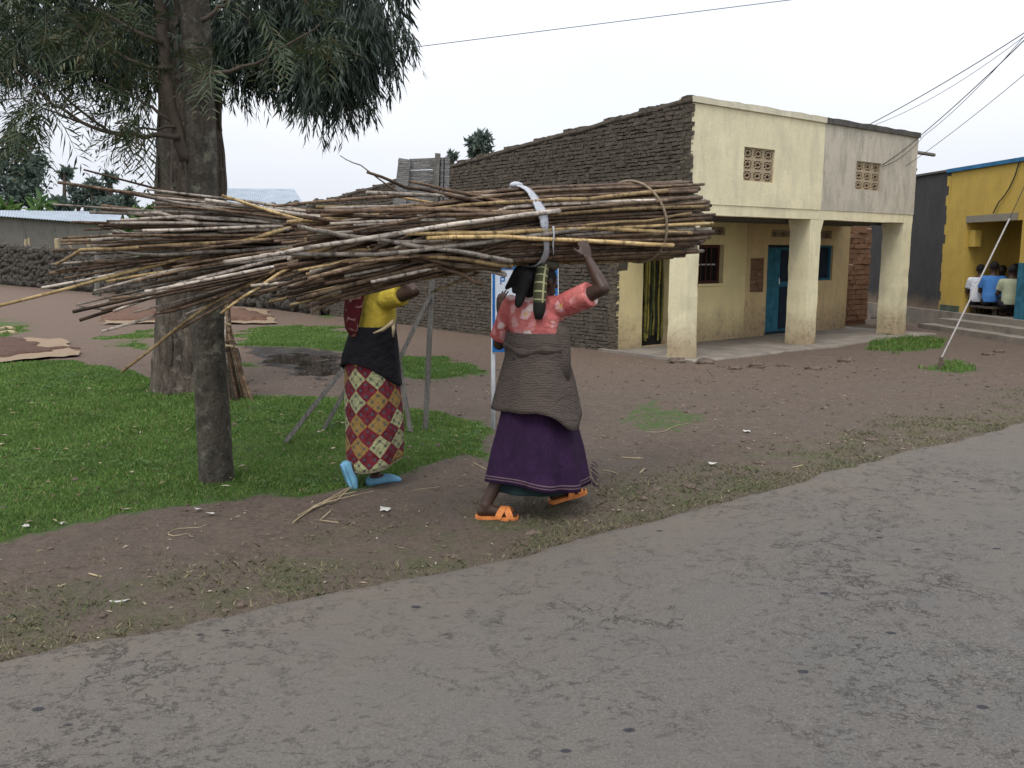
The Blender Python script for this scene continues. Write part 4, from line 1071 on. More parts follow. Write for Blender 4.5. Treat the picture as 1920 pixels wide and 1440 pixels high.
# ------------------------------------------------------------------ leaves
class Leaves:
    def __init__(s): s.P, s.D, s.N, s.L, s.W = [], [], [], [], []
    def add(s, P, D, N, L, W): s.P.append(P); s.D.append(D); s.N.append(N); s.L.append(L); s.W.append(W)
    def mesh(s, name):
        P, D, N = (np.concatenate(x) for x in (s.P, s.D, s.N)); L = np.concatenate(s.L)[:, None]; W = np.concatenate(s.W)[:, None]
        D = D / (np.linalg.norm(D, axis=1, keepdims=True) + 1e-9); S = np.cross(D, N); S /= np.linalg.norm(S, axis=1, keepdims=True) + 1e-9
        Nn = np.cross(S, D)
        V = np.stack([P, P + D * L * .42 + S * W * .5 + Nn * L * .06, P + D * L - Nn * L * .05, P + D * L * .42 - S * W * .5 + Nn * L * .06], 1).reshape(-1, 3)
        return mesh_np(name, V, np.arange(len(V)).reshape(-1, 4))
def unit(n):
    v = rng.normal(size=(n, 3)); return v / np.linalg.norm(v, axis=1, keepdims=True)
def hanging_sprays(lv, c, r, n, per=13, Lf=(.10, .19), Wf=(.014, .022), droop=1.0, shell=.55):
    d = unit(n); rad = rng.uniform(shell, 1, n) ** .6
    B = c + d * rad[:, None] * r
    out = d * A(1, 1, .3); tw = out * .6 + A(0, 0, -droop); tw /= np.linalg.norm(tw, axis=1, keepdims=True)
    ln = rng.uniform(.25, .6, n)
    for k in range(per):
        t = (k + rng.random(n)) / per
        P = B + tw * (ln * t)[:, None] + out * (.1 * t * (1 - t))[:, None]
        D = tw * .7 + unit(n) * .55 + A(0, 0, -.5 * droop)
        lv.add(P, D, unit(n), rng.uniform(*Lf, n), rng.uniform(*Wf, n))
def blob_leaves(lv, c, r, n, L, W, shell=.3):
    d = unit(n); rad = rng.uniform(shell, 1, n) ** .5; cl = unit(n // 40 + 1) * rng.uniform(.5, 1, (n // 40 + 1, 1))
    k = rng.integers(0, len(cl), n); q = cl[k] * .8 + d * rng.uniform(.05, .32, n)[:, None]
    lv.add(c + q * r, unit(n) + A(0, 0, -.2), unit(n), rng.uniform(*L, n), rng.uniform(*W, n))
def fronds(lv, B, Dr, ln, pairs=9):
    n = len(B); Dr = Dr / np.linalg.norm(Dr, axis=1, keepdims=True)
    side = np.cross(Dr, A(0, 0, 1) + unit(n) * .35); side /= np.linalg.norm(side, axis=1, keepdims=True); upv = np.cross(side, Dr)
    for k in range(pairs):
        t = (k + 1) / pairs; P = B + Dr * (ln * t)[:, None] - A(0, 0, 1) * (ln * .35 * t * t)[:, None]
        w = ln * (.42 * math.sin(math.pi * (.15 + .8 * t)) + .06)
        for s_ in (-1, 1):
            lv.add(P, Dr * .75 + side * s_ * .9 + A(0, 0, -.18) + unit(n) * .22, upv + unit(n) * .3, w * rng.uniform(.8, 1.2, n), np.full(n, .011) * rng.uniform(.7, 1.3, n))
    lv.add(B, Dr - A(0, 0, .15), upv, ln, np.full(n, .008))
def trunk_mesh(name, pts, rad, mat, parent, n=28, amp=.06, seed=1, steps=6):
    pts = [np.asarray(p, float) for p in pts]; P, Rr = [], []
    for i in range(len(pts) - 1):
        for k in range(steps): t = k / steps; P.append(pts[i] + (pts[i + 1] - pts[i]) * t); Rr.append(rad[i] + (rad[i + 1] - rad[i]) * t)
    P.append(pts[-1]); Rr.append(rad[-1]); rings = []
    for i, (p, r) in enumerate(zip(P, Rr)):
        th = np.arange(n) * 2 * math.pi / n
        q = r * (1 + amp * 2 * (fbm(np.cos(th) * 2.5 + 5 + seed, np.sin(th) * 2.5 + p[2] * .9, 4, seed) - .5) + amp * (vnoise(th * n / 6.28 * .5, np.full(n, p[2] * 3), seed + 3) - .5))
        rings.append([p + A(math.cos(a) * b, math.sin(a) * b, 0) for a, b in zip(th, q)])
    mb = MB(); mb.loft(rings); return mb.build(name, mat, parent, None, True)
def branch_px(pts, Y, r0, r1, parent, mat, name='branch', dY=0.0):
    P = [atY(p[0], p[1], Y + dY * i / (len(pts) - 1)) for i, p in enumerate(pts)]
    Q_ = []
    for i in range(len(P) - 1):
        for k in range(3): Q_.append(P[i] + (P[i + 1] - P[i]) * k / 3 + A(*(rng.normal(size=3) * .008)))
    Q_.append(P[-1]); mb = MB(); mb.tube(Q_, list(np.linspace(r0, r1, len(Q_))), 7); mb.build(name, mat, parent, None, True); return Q_

# big gum tree
t2b = gp(372, 738)
big = empty('gum_tree', tuple(t2b), 'massive old gum tree with stringy peeling bark and drooping dark foliage', 'tree')
Yb = t2b[1] + .35
bp_ = [atY(368, 775, Yb - .05), atY(368, 735, Yb), atY(366, 690, Yb), atY(362, 600, Yb), atY(360, 450, Yb), atY(360, 330, Yb), atY(358, 240, Yb), atY(356, 150, Yb), atY(350, 40, Yb)]
bp_[0][2] = -.15
top = bp_[-1] + A(-.05, 0, 2.5)
trunk_mesh('trunk', bp_ + [top], [.64, .56, .48, .42, .39, .385, .36, .34, .30, .22], M['bark_big'], big, 40, .16, 3, 7)
for i in range(26):     # peeling bark strips
    k = random.randint(2, 6); p = bp_[k] + (bp_[k + 1] - bp_[k]) * random.random(); a = random.uniform(-2.9, -.2); r = [.60, .52, .44, .38, .35, .345, .31, .29][k] * 1.0
    dirv = A(math.cos(a), math.sin(a), 0); tg = A(-math.sin(a), math.cos(a), 0); w_ = random.uniform(.02, .05); ln = random.uniform(.35, .9); q = p + dirv * r
    mb = MB(); mb.loft([[q + A(0, 0, -ln * t) + dirv * (.02 + .05 * t * t * random.uniform(.2, 1)) + tg * s_ * w_ * (1 - .5 * t) + dirv * o_ for s_, o_ in ((-1, 0), (1, 0), (1, .008), (-1, .008))] for t in (0, .3, .6, 1)]); mb.build('bark_strip', M['bark_big'], big)
for pts, r0, r1, dY in (([(362, 130), (430, 60), (520, 20), (620, 10), (700, 30)], .13, .03, -1.0), ([(350, 60), (300, -20), (200, -80), (60, -110)], .14, .05, .6), ([(360, 20), (430, -120), (560, -200), (700, -220)], .15, .04, .5), ([(355, 170), (420, 130), (500, 90), (580, 80), (640, 110)], .09, .02, -.6), ([(348, 110), (280, 60), (180, 30), (60, 20)], .09, .02, .4)):
    branch_px(pts, Yb, r0, r1, big, M['bark_big'], 'limb', dY)
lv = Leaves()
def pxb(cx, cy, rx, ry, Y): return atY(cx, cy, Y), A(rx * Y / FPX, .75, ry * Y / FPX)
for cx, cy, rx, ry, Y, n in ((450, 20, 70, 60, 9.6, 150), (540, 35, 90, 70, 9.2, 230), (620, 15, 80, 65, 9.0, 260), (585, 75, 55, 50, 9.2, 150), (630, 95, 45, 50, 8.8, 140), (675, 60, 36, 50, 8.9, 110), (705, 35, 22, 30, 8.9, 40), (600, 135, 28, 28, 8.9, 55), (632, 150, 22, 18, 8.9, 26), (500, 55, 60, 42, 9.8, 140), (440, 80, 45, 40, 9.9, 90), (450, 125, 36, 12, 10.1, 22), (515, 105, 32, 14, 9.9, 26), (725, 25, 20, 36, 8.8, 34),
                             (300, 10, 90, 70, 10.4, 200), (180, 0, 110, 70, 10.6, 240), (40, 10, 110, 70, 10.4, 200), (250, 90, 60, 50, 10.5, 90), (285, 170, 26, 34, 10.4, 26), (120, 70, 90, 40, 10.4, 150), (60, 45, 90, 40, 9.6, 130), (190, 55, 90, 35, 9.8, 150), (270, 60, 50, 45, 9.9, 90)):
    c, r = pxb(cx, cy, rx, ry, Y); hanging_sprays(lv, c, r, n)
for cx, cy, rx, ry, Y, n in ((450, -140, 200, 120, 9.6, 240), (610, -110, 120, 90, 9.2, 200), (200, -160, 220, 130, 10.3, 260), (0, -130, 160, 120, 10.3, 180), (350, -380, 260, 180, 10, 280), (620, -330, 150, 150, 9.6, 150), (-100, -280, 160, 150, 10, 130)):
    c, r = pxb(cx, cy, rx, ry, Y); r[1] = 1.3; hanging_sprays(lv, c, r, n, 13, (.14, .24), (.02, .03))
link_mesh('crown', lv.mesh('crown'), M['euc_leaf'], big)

# nearer silky oak
t1b = gp(406, 910)
near = empty('silky_oak_tree', tuple(t1b), 'slender lichen spotted trunk with ferny grey green fronds on the turf', 'tree')
Y1 = t1b[1] + .1
tp = [atY(406, 925, Y1 - .02), atY(404, 860, Y1), atY(396, 720, Y1), atY(388, 560, Y1), atY(382, 400, Y1), atY(374, 200, Y1), atY(367, 60, Y1), atY(362, -40, Y1)]
tp[0][2] = -.08
trunk_mesh('trunk', tp + [tp[-1] + A(-.1, 0, 2.2)], [.122, .116, .112, .108, .102, .098, .094, .09, .05], M['bark_near'], near, 28, .07, 9, 7)
br = [branch_px(*a, near, M['twig']) for a in (
    ([(352, 300), (335, 262), (322, 200), (310, 120), (302, 60), (297, 0), (290, -90)], 5.85, .045, .03),
    ([(318, 128), (262, 120), (205, 92), (160, 62), (110, 20)], 5.8, .015, .006), ([(304, 78), (240, 52), (175, 15), (120, -30)], 5.8, .016, .006),
    ([(330, 232), (285, 203), (250, 178), (200, 160)], 5.85, .014, .004), ([(335, 256), (270, 256), (210, 250), (150, 228), (100, 197), (50, 150), (20, 130)], 5.8, .018, .005),
    ([(330, 238), (270, 240), (215, 232)], 5.8, .010, .004), ([(385, 140), (430, 133), (500, 110), (560, 75), (600, 45)], 5.6, .014, .005),
    ([(380, 40), (410, 15), (440, -15), (470, -60)], 5.6, .016, .006), ([(150, 228), (100, 215), (40, 185), (-30, 190)], 5.7, .008, .003), ([(210, 250), (130, 190), (60, 130), (0, 80)], 5.9, .010, .004))]
fl = Leaves()
def frond_px(ell, Y, n, ln=(.22, .36), outward=None):
    cx, cy, rx, ry = ell; th = rng.uniform(0, 6.283, n); r = np.sqrt(rng.random(n))
    P = np.array([atY(cx + rx * a * math.cos(b), cy + ry * a * math.sin(b), Y + random.uniform(-.5, .5)) for a, b in zip(r, th)])
    D = unit(n) * .8 + (A(*outward) if outward else A(0, 0, .1)); fronds(fl, P, D, rng.uniform(*ln, n))
for e, n, o_ in (((70, 205, 40, 34), 20, (-.6, 0, -.6)), ((135, 165, 55, 40), 13, (-.6, 0, -.3)), ((240, 222, 44, 28), 20, (-.5, 0, -.4)), ((262, 248, 34, 14), 9, (-.3, 0, -.5)), ((200, 160, 70, 32), 14, (-.6, 0, -.2)), ((60, 150, 70, 40), 16, (-.6, 0, -.4)), ((20, 225, 40, 30), 10, (-.6, 0, -.6)),
                 ((110, 70, 120, 45), 46, (-.5, 0, 0)), ((200, 30, 100, 40), 40, (-.4, 0, 0)), ((30, 30, 70, 60), 34, (-.5, 0, 0)), ((240, 95, 50, 30), 14, (-.4, 0, -.1)), ((290, 150, 30, 40), 6, (-.3, 0, 0)),
                 ((390, 128, 40, 22), 12, (.2, -.6, -.2)), ((545, 85, 50, 34), 20, (.5, -.2, -.2)), ((590, 55, 30, 20), 8, (.6, 0, 0)), ((440, 0, 50, 20), 12, (.3, 0, 0))):
    frond_px(e, 5.75, n, (.20, .34), o_)
for e, n in (((100, -90, 200, 70), 70), ((350, -160, 220, 80), 60), ((560, -110, 130, 60), 30), ((200, -280, 250, 100), 60)): frond_px(e, 5.8, n, (.25, .4))
link_mesh('crown', fl.mesh('crown'), M['frond'], near)

# stick bundle leaning on the gum tree
sb = empty('leaning_stick_bundle', tuple(gp(440, 752)), 'tied bundle of brown sticks leaning on the gum trunk', 'firewood')
for i in range(24):
    xb = 418 + 58 * (i + random.uniform(-.4, .4)) / 23; b = gp(xb, 752 + random.uniform(-6, 4)); b[2] = -.02
    t = atY(408 + 22 * random.random(), 545 + random.uniform(-25, 30), 9.28 + random.uniform(-.03, .12)); mid = atY(412 + 24 * (i / 23) + random.uniform(-3, 3), 640, 9.2 + random.uniform(-.04, .06))
    mb = MB(); mb.tube([b, b * .5 + mid * .5, mid, mid * .5 + t * .5, t], [.018, .017, .016, .014, .012], 6, True, True); mb.build('stick', M[random.choice(['cane1', 'cane2', 'cane0', 'cane1'])], sb)
for y_, x0, x1 in ((608, 408, 432), (650, 408, 444)):
    mb = MB(); mb.tube([atY(x0, y_, 9.22), atY((x0 + x1) / 2, y_ - 2, 9.12), atY(x1, y_ + 1, 9.2), atY((x0 + x1) / 2, y_, 9.36), atY(x0, y_, 9.22)], .012, 5); mb.build('binding', M['straw'], sb)

# far trees
def far_tree(name, label, blobs, base_px, Y, L, W, mat, stems=1, group=None, n_mul=1.0):
    b = atY(base_px[0], base_px[1], Y); b[2] = float(terr(b[0], b[1])); t = empty(name, tuple(b), label, 'tree', group); lv = Leaves()
    for i, (cx, cy, rx, ry, n) in enumerate(blobs):
        c = atY(cx, cy, Y + random.uniform(-1, 1)); r = A(rx * Y / FPX, max(rx, ry) * .8 * Y / FPX, ry * Y / FPX); blob_leaves(lv, c, r, int(n * n_mul), L, W)
        if i == 0 or i < stems:
            mb = MB(); m1 = (b + c) / 2 + A(random.uniform(-.2, .2), 0, 0); rr = .05 + .0025 * Y
            mb.tube([b - A(0, 0, .3), b * .6 + m1 * .4, m1, c, c + A(0, 0, r[2] * .5)], [rr * 1.3, rr, rr * .8, rr * .5, rr * .2], 7); mb.build('trunk', M['twig'], t)
    link_mesh('crown', lv.mesh('crown'), mat, t); return t
far_tree('gum_sapling', 'tall loose grey green gum beyond the tin house', [(30, 310, 48, 60, 1500), (15, 360, 50, 45, 1100), (62, 340, 32, 50, 700), (35, 270, 30, 34, 500), (75, 300, 18, 30, 200), (10, 395, 60, 22, 500)], (30, 470), 62., (.3, .6), (.12, .22), M['hazed_leaf'], 3)
for cx, cy, n, nm in ((121, 322, 190, 'outermost, nearest the tall loose gum'), (172, 346, 240, 'middle'), (206, 331, 170, 'far')):
    far_tree('papaya_tree', {121: 'thin papaya like tree with flat crown standing next to the tall gum', 172: 'umbrella crowned tree rising from the middle of the shrub clump', 206: 'slim flat crowned tree over the rounded grey green shrub'}[cx], [(cx, cy, 15, 11, n), (cx + 2, cy + 8, 10, 6, n // 3)], (cx + 3, 470), 60., (.3, .55), (.14, .24), M['hazed_leaf'], 1, 'flat crowned trees behind the tin house')
far_tree('shrub_tree', 'open branching shrub tree between the flat crowned trees', [(160, 372, 34, 26, 700), (140, 360, 22, 14, 220), (195, 362, 22, 18, 320)], (165, 470), 61., (.25, .45), (.12, .2), M['hazed_leaf'], 3)
far_tree('round_bush', 'dark green rounded bush above the tin roof middle', [(108, 385, 28, 20, 900)], (108, 470), 59., (.3, .5), (.15, .25), M['hazed_leaf'])
far_tree('grey_bush', 'grey green bush above the tin roof right end', [(205, 385, 34, 22, 900), (180, 392, 22, 14, 300)], (205, 470), 59.5, (.3, .5), (.15, .25), M['hazed_leaf'])
far_tree('pale_tree', 'pale wispy tree beside the big gum trunk', [(243, 372, 22, 24, 420), (252, 395, 18, 16, 200)], (245, 470), 61., (.3, .5), (.12, .2), M['hazed_leaf'], 1)
far_tree('leafy_bank', 'bright green leafy bank of shrubs beside the timber pile', [(268, 412, 36, 22, 1500), (255, 437, 34, 14, 700), (290, 430, 30, 22, 700), (300, 405, 30, 26, 700)], (268, 470), 44., (.2, .4), (.12, .2), M['bush_leaf'])
far_tree('banana_clump', 'bright green banana leaves above the tin house wall', [(12, 388, 12, 16, 60), (72, 388, 8, 16, 40)], (12, 470), 57.5, (.8, 1.4), (.25, .4), M['bush_leaf'])
far_tree('roofside_tree', 'small grey green tree peeking above the mud shop roof', [(901, 268, 24, 22, 520), (893, 285, 22, 12, 200)], (895, 470), 42., (.22, .4), (.1, .18), M['hazed_leaf'])
far_tree('roofside_shrub', 'wispy shrub top beside the plank board behind the mud wall', [(846, 294, 14, 9, 110), (838, 302, 12, 7, 60)], (845, 470), 40., (.22, .36), (.09, .15), M['hazed_leaf'])

# ------------------------------------------------------------------ plank notice board on posts, seen from behind
pb = gp(797, 805); nb = empty('notice_board', tuple(pb), 'weathered plank notice board on timber posts with raking props', 'notice board')
YN = pb[1]
def strip(p, q, w, d, name, mat, parent):
    p, q = np.asarray(p, float), np.asarray(q, float); t = nrm(q - p); s_ = nrm(np.cross(t, A(0, 1, 0))); n_ = np.cross(s_, t)
    mb = MB(); mb.loft([[x + s_ * a * w + n_ * b * d for a, b in ((-1, -1), (1, -1), (1, 1), (-1, 1))] for x in (p, p * .66 + q * .34, p * .33 + q * .67, q)]); return mb.build(name, mat, parent)
strip(atY(797, 818, YN), atY(821, 288, YN + .02), .022, .03, 'post', M['wood_grey'], nb)
rows = [(299, 320), (321, 343), (344, 367), (368, 388), (389, 412), (413, 436)]
for i, (y0, y1) in enumerate(rows):
    x0 = 768 - i * 3.4; x1 = 838 - i * .4
    strip(atY(x0, (y0 + y1) / 2 - 1, YN + .075), atY(x1, (y0 + y1) / 2 - 4 + i * .6, YN + .085), (y1 - y0 - 1.2) / 2 * YN / FPX, .012, 'plank', M['board'], nb)
strip(atY(740, 440, YN + .04), atY(757, 298, YN + .05), .042, .022, 'frame', M['board'], nb); strip(atY(752, 440, YN + .05), atY(768, 300, YN + .055), .014, .03, 'frame', M['board'], nb)
strip(atY(826, 440, YN + .05), atY(830, 296, YN + .052), .012, .03, 'frame', M['board'], nb); strip(atY(835, 440, YN + .05), atY(839, 294, YN + .05), .02, .02, 'frame', M['board'], nb)
strip(atY(730, 820, YN + .1), atY(752, 300, YN + .1), .022, .03, 'post', M['wood_grey'], nb)
def prop(pt, Yt, pbm, name='prop'):
    b = gp(*pbm); b[2] = -.05; strip(b, atY(pt[0], pt[1], Yt), .018, .02, name, M['wood_grey'], nb)
prop((806, 556), YN - .02, (676, 810)); prop((770, 532), YN + .08, (521, 835)); prop((745, 560), YN + .1, (600, 806)); prop((742, 640), YN + .05, (772, 812))

# ------------------------------------------------------------------ white and blue sign behind the walking woman
sg = gp(925, 806); sgn = empty('road_sign', tuple(sg), 'white sign with blue border on two white steel posts behind the pink blouse', 'sign')
YS = sg[1]; sr = atY(1043, 812, YS)
mb = MB(); mb.tube([sg - A(0, 0, .1), sg + A(0, 0, .6), atY(926, 492, YS)], .019, 10); mb.build('post', M['steel'], sgn, None, True)
mb = MB(); mb.tube([A(sr[0], YS, -.1), A(sr[0], YS, .6), atY(1043, 488, YS)], .019, 10); mb.build('post', M['steel'], sgn, None, True)
def panel(x0, y0, x1, y1, Y, t, name, mat, parent):
    a, b, c, d = atY(x0, y0, Y), atY(x1, y0, Y), atY(x1, y1, Y), atY(x0, y1, Y); n_ = A(0, t, 0)
    mb = MB(); mb.add([a, b, c, d, a + n_, b + n_, c + n_, d + n_], [(3, 2, 1, 0), (4, 5, 6, 7), (0, 1, 5, 4), (1, 2, 6, 5), (2, 3, 7, 6), (3, 0, 4, 7)]); return mb.build(name, mat, parent)
pnl = panel(923, 500, 1046, 660, YS - .03, .012, 'panel', M['sign_white'], sgn)
for q in ((923, 652, 1046, 660), (923, 500, 1046, 505)): panel(*q, YS - .036, .005, 'border', M['sign_blue'], pnl)
for q in ((923, 505.2, 928, 651.8), (1041, 505.2, 1046, 651.8)): panel(*q, YS - .036, .005, 'border', M['sign_blue'], pnl)
lp = MB()
def lbox(x0, y0, x1, y1):
    a, b, c, d = atY(x0, y0, YS - .034), atY(x1, y0, YS - .034), atY(x1, y1, YS - .034), atY(x0, y1, YS - .034); n_ = A(0, .003, 0)
    lp.add([a, b, c, d, a + n_, b + n_, c + n_, d + n_], [(3, 2, 1, 0), (4, 5, 6, 7), (0, 1, 5, 4), (1, 2, 6, 5), (2, 3, 7, 6), (3, 0, 4, 7)])
lbox(938, 519, 940, 533); lbox(940, 519, 946, 521); lbox(940, 525.5, 946, 527.5); lbox(945, 521, 947, 525.5)
lp.build('letter', M['sign_blue'], pnl)
tri = MB(); a, b, c = atY(934, 651, YS - .034), atY(952, 651, YS - .034), atY(941, 646, YS - .034); n_ = A(0, .003, 0)
tri.add([a, b, c, a + n_, b + n_, c + n_], [(0, 1, 2), (5, 4, 3), (0, 3, 4, 1), (1, 4, 5, 2), (2, 5, 3, 0)]); tri.build('printed_mark', M['navy'], pnl)

# ------------------------------------------------------------------ wires and guy
def wire(name, P, r, mat, label, sag=.0, cat='cable', group=None):
    Q_ = []
    for i in range(len(P) - 1):
        n = 12
        for k in range(n): t = k / n; Q_.append(np.asarray(P[i]) * (1 - t) + np.asarray(P[i + 1]) * t - A(0, 0, sag * 4 * t * (1 - t)))
    Q_.append(np.asarray(P[-1])); mb = MB(); mb.tube(Q_, r, 5); return tag(mb.build(name, M[mat], None, tuple(Q_[0])), label, cat, group)
PT = A(9.5, 12.5, 6.6)
wire('overhead_wire', [atY(395, 128, 9.75), atY(780, 88, 9.4), atY(1480, 0, 9.0), atY(2300, -130, 8.6)], .0035, 'wire', 'single thin wire crossing the sky from the gum tree')
mid1 = O + U * loc_az(1625, 232, .1)[0] + V_ * .1 + A(0, 0, H)
vt = O + U * v2[1] + A(0, 0, v2[3] - .02) - V_ * .02; cr = O + U * (L - .02) - V_ * .08 + A(0, 0, H - .02)
e1, e2, e3 = atY(1920, 62, 12.9), atY(1920, 76, 12.9), atY(1920, 140, 12.9)
def ext(a, b, k): return b + (b - a) * k
wire('service_wire', [mid1, e1, ext(mid1, e1, .35)], .007, 'wire', 'dark service cable rising from the shop roof edge', .04)
wire('service_wire', [mid1 + A(.1, 0, 0), e1 - A(0, 0, .05), ext(mid1, e1, .35)], .004, 'wire', 'thinner cable sagging just under the roof edge service cable', .12)
wire('service_wire', [vt, cr, e2, ext(cr, e2, .35)], .008, 'wire', 'dark service cable leading from the grey wall vent over the roof corner', .03)
wire('service_wire', [vt + A(0, 0, -.03), cr + A(.03, 0, -.03), e2 + A(0, 0, .06), ext(cr, e2, .35)], .005, 'wire', 'thin second cable twisted beside the vent service cable', .09)
lo = atY(1740, 292, 19.0); wire('service_wire', [O + U * L + V_ * .5 + A(0, 0, H - .75), e3, ext(O + U * L + V_ * .5 + A(0, 0, H - .75), e3, .35)], .005, 'wire', 'thin lone cable rising from the far roof corner', .05)
an = gp(1763, 694); g1 = atY(1893, 410, 12.1)
gw = empty('guy_wire', tuple(an), 'pale sleeved guy wire slanting from a ground anchor in the yard', 'guy wire')
mb = MB(); mb.tube([an + A(0, 0, .16), g1], .011, 7); mb.build('sleeve', M['guy'], gw)
mb = MB(); mb.tube([g1, g1 + (g1 - an) * .9], .005, 5); mb.build('strand', M['wire'], gw)
mb = MB(); mb.tube([an - A(0, 0, .1), an + A(0, 0, .02), an + A(.01, 0, .09), an + A(0, 0, .18)], [.035, .045, .04, .022], 8); mb.build('anchor', M['clod'], gw)

# ------------------------------------------------------------------ people
def torso_rings(spec, r, f, n=20):
    """spec: (center, half width along r, half depth along f)"""
    return [[np.asarray(c) + r * a * math.cos(t) + f * b * math.sin(t) for t in [2 * math.pi * k / n for k in range(n)]] for c, a, b in spec]
def hand(mb, wrist, d, palm, side, curl=(25, 35, 30), spread=.0, thumb_in=.4, s=1.0):
    """palm, four fingers and a thumb; d towards the fingers, palm = direction the palm faces, side = thumb side"""
    d, palm, side = nrm(d), nrm(palm), nrm(side); w = np.asarray(wrist, float)
    mb.loft([[w + d * t + side * a * math.cos(q) + palm * b * math.sin(q) for q in [2 * math.pi * k / 12 for k in range(12)]] for t, a, b in ((-.01 * s, .024 * s, .017 * s), (.02 * s, .032 * s, .016 * s), (.055 * s, .041 * s, .015 * s), (.085 * s, .040 * s, .013 * s), (.094 * s, .034 * s, .009 * s))])
    for i, (o_, ln) in enumerate(((.031, .88), (.0105, 1.0), (-.0105, .94), (-.031, .74))):
        p = w + d * .083 * s + side * o_ * s; ang = 0; dd = d + side * (o_ * spread * 6)
        for k, (l_, r_) in enumerate(((.042, .0098), (.028, .0088), (.022, .0078))):
            ang += R(curl[k]); q = p + (nrm(dd) * math.cos(ang) + palm * math.sin(ang)) * l_ * ln * s
            mb.cap(p, r_ * s, q, r_ * .93 * s, 8); p = q
    p = w + d * .022 * s + side * .030 * s; q = p + (d * .65 + side * .75 + palm * thumb_in) * .040 * s; mb.cap(p, .014 * s, q, .011 * s, 8)
    q2 = q + nrm(d * .85 + side * .25 + palm * (thumb_in + .2)) * .03 * s; mb.cap(q, .0105 * s, q2, .0085 * s, 8)
def head(mb, c, f, s=1.0, tilt=A(0, 0, 1)):
    r = nrm(np.cross(f, tilt)); c = np.asarray(c, float)
    mb.ell(c + A(0, 0, .012) * s, r * .076 * s, f * .094 * s, A(0, 0, 1) * .100 * s, 16, 12)
    mb.ell(c + f * .028 * s - A(0, 0, .055) * s, r * .055 * s, f * .058 * s, A(0, 0, 1) * .062 * s, 14, 10)
    mb.cap(c + f * .088 * s + A(0, 0, .01) * s, .009 * s, c + f * .104 * s - A(0, 0, .026) * s, .016 * s, 8)
    mb.ell(c + f * .083 * s - A(0, 0, .062) * s, r * .026 * s, f * .014 * s, A(0, 0, 1) * .011 * s, 10, 6)
    mb.ell(c + f * .075 * s + A(0, 0, .030) * s, r * .052 * s, f * .018 * s, A(0, 0, 1) * .009 * s, 10, 6)
    for sg_ in (-1, 1): mb.ell(c + r * sg_ * .078 * s - f * .006 * s, r * .012 * s, f * .022 * s, A(0, 0, 1) * .031 * s, 8, 6)
    return r
def eyes(c, f, parent, s=1.0):
    r = nrm(np.cross(f, A(0, 0, 1)))
    for sg_ in (-1, 1):
        mb = MB(); mb.ell(np.asarray(c) + r * sg_ * .031 * s + f * .084 * s + A(0, 0, .008) * s, r * .013 * s, f * .009 * s, A(0, 0, 1) * .007 * s, 8, 6); o = mb.build('eye', M['eye'], parent, None, True)
        mb = MB(); mb.ell(np.asarray(c) + r * sg_ * .031 * s + f * .091 * s + A(0, 0, .008) * s, r * .006 * s, f * .004 * s, A(0, 0, 1) * .006 * s, 8, 6); mb.build('pupil', M['hair'], o, None, True)
def foot(mb, heel, d, up=A(0, 0, 1), ln=.235):
    d = nrm(d); s_ = nrm(np.cross(d, up)); u = nrm(np.cross(s_, d)); h = np.asarray(heel, float)
    mb.loft([[h + d * ln * t + s_ * a * math.cos(q) + u * (z + b * math.sin(q)) for q in [2 * math.pi * k / 12 for k in range(12)]] for t, a, b, z in ((-.02, .018, .022, .03), (.08, .031, .036, .038), (.25, .033, .042, .045), (.5, .036, .032, .034), (.75, .043, .022, .023), (.92, .038, .014, .016), (1.0, .024, .009, .012))])
    return h + d * ln * .2 + u * .075
def cloth(name, rings, mat, parent, folds=(9, .0, .0), uv=True, thick=.004, n=72, seed=0, hem=None):
    """rings: (center, ax vec, ay vec); folds=(count, amplitude at top, amplitude at hem)"""
    m = 26; R_ = []
    tt = np.linspace(0, 1, len(rings))
    C = np.array([r[0] for r in rings]); AX = np.array([r[1] for r in rings]); AY = np.array([r[2] for r in rings])
    for i in range(m + 1):
        t = i / m; c = np.array([np.interp(t, tt, C[:, k]) for k in range(3)]); ax = np.array([np.interp(t, tt, AX[:, k]) for k in range(3)]); ay = np.array([np.interp(t, tt, AY[:, k]) for k in range(3)])
        row = []
        for k in range(n):
            th = 2 * math.pi * k / n
            amp = folds[1] + (folds[2] - folds[1]) * t ** 2.2
            w = math.sin(folds[0] * th + seed + 1.6 * math.sin(2 * th + seed) + .9 * t) * .6 + 1.6 * (float(fbm(math.cos(th) * 2.1 + seed * 3.7, math.sin(th) * 2.1 + t * 1.2, 3, seed)) - .5)
            p = c + (ax * math.cos(th) + ay * math.sin(th)) * (1 + amp * w)
            if hem is not None: p = p + A(0, 0, 1) * hem(th, t)
            row.append(p)
        R_.append(row)
    mb = MB(); mb.loft(R_, False, True, uv)
    o = mb.build(name, mat, parent, None, True); sm = o.modifiers.new('thickness', 'SOLIDIFY'); sm.thickness = thick; sm.offset = -1; return o
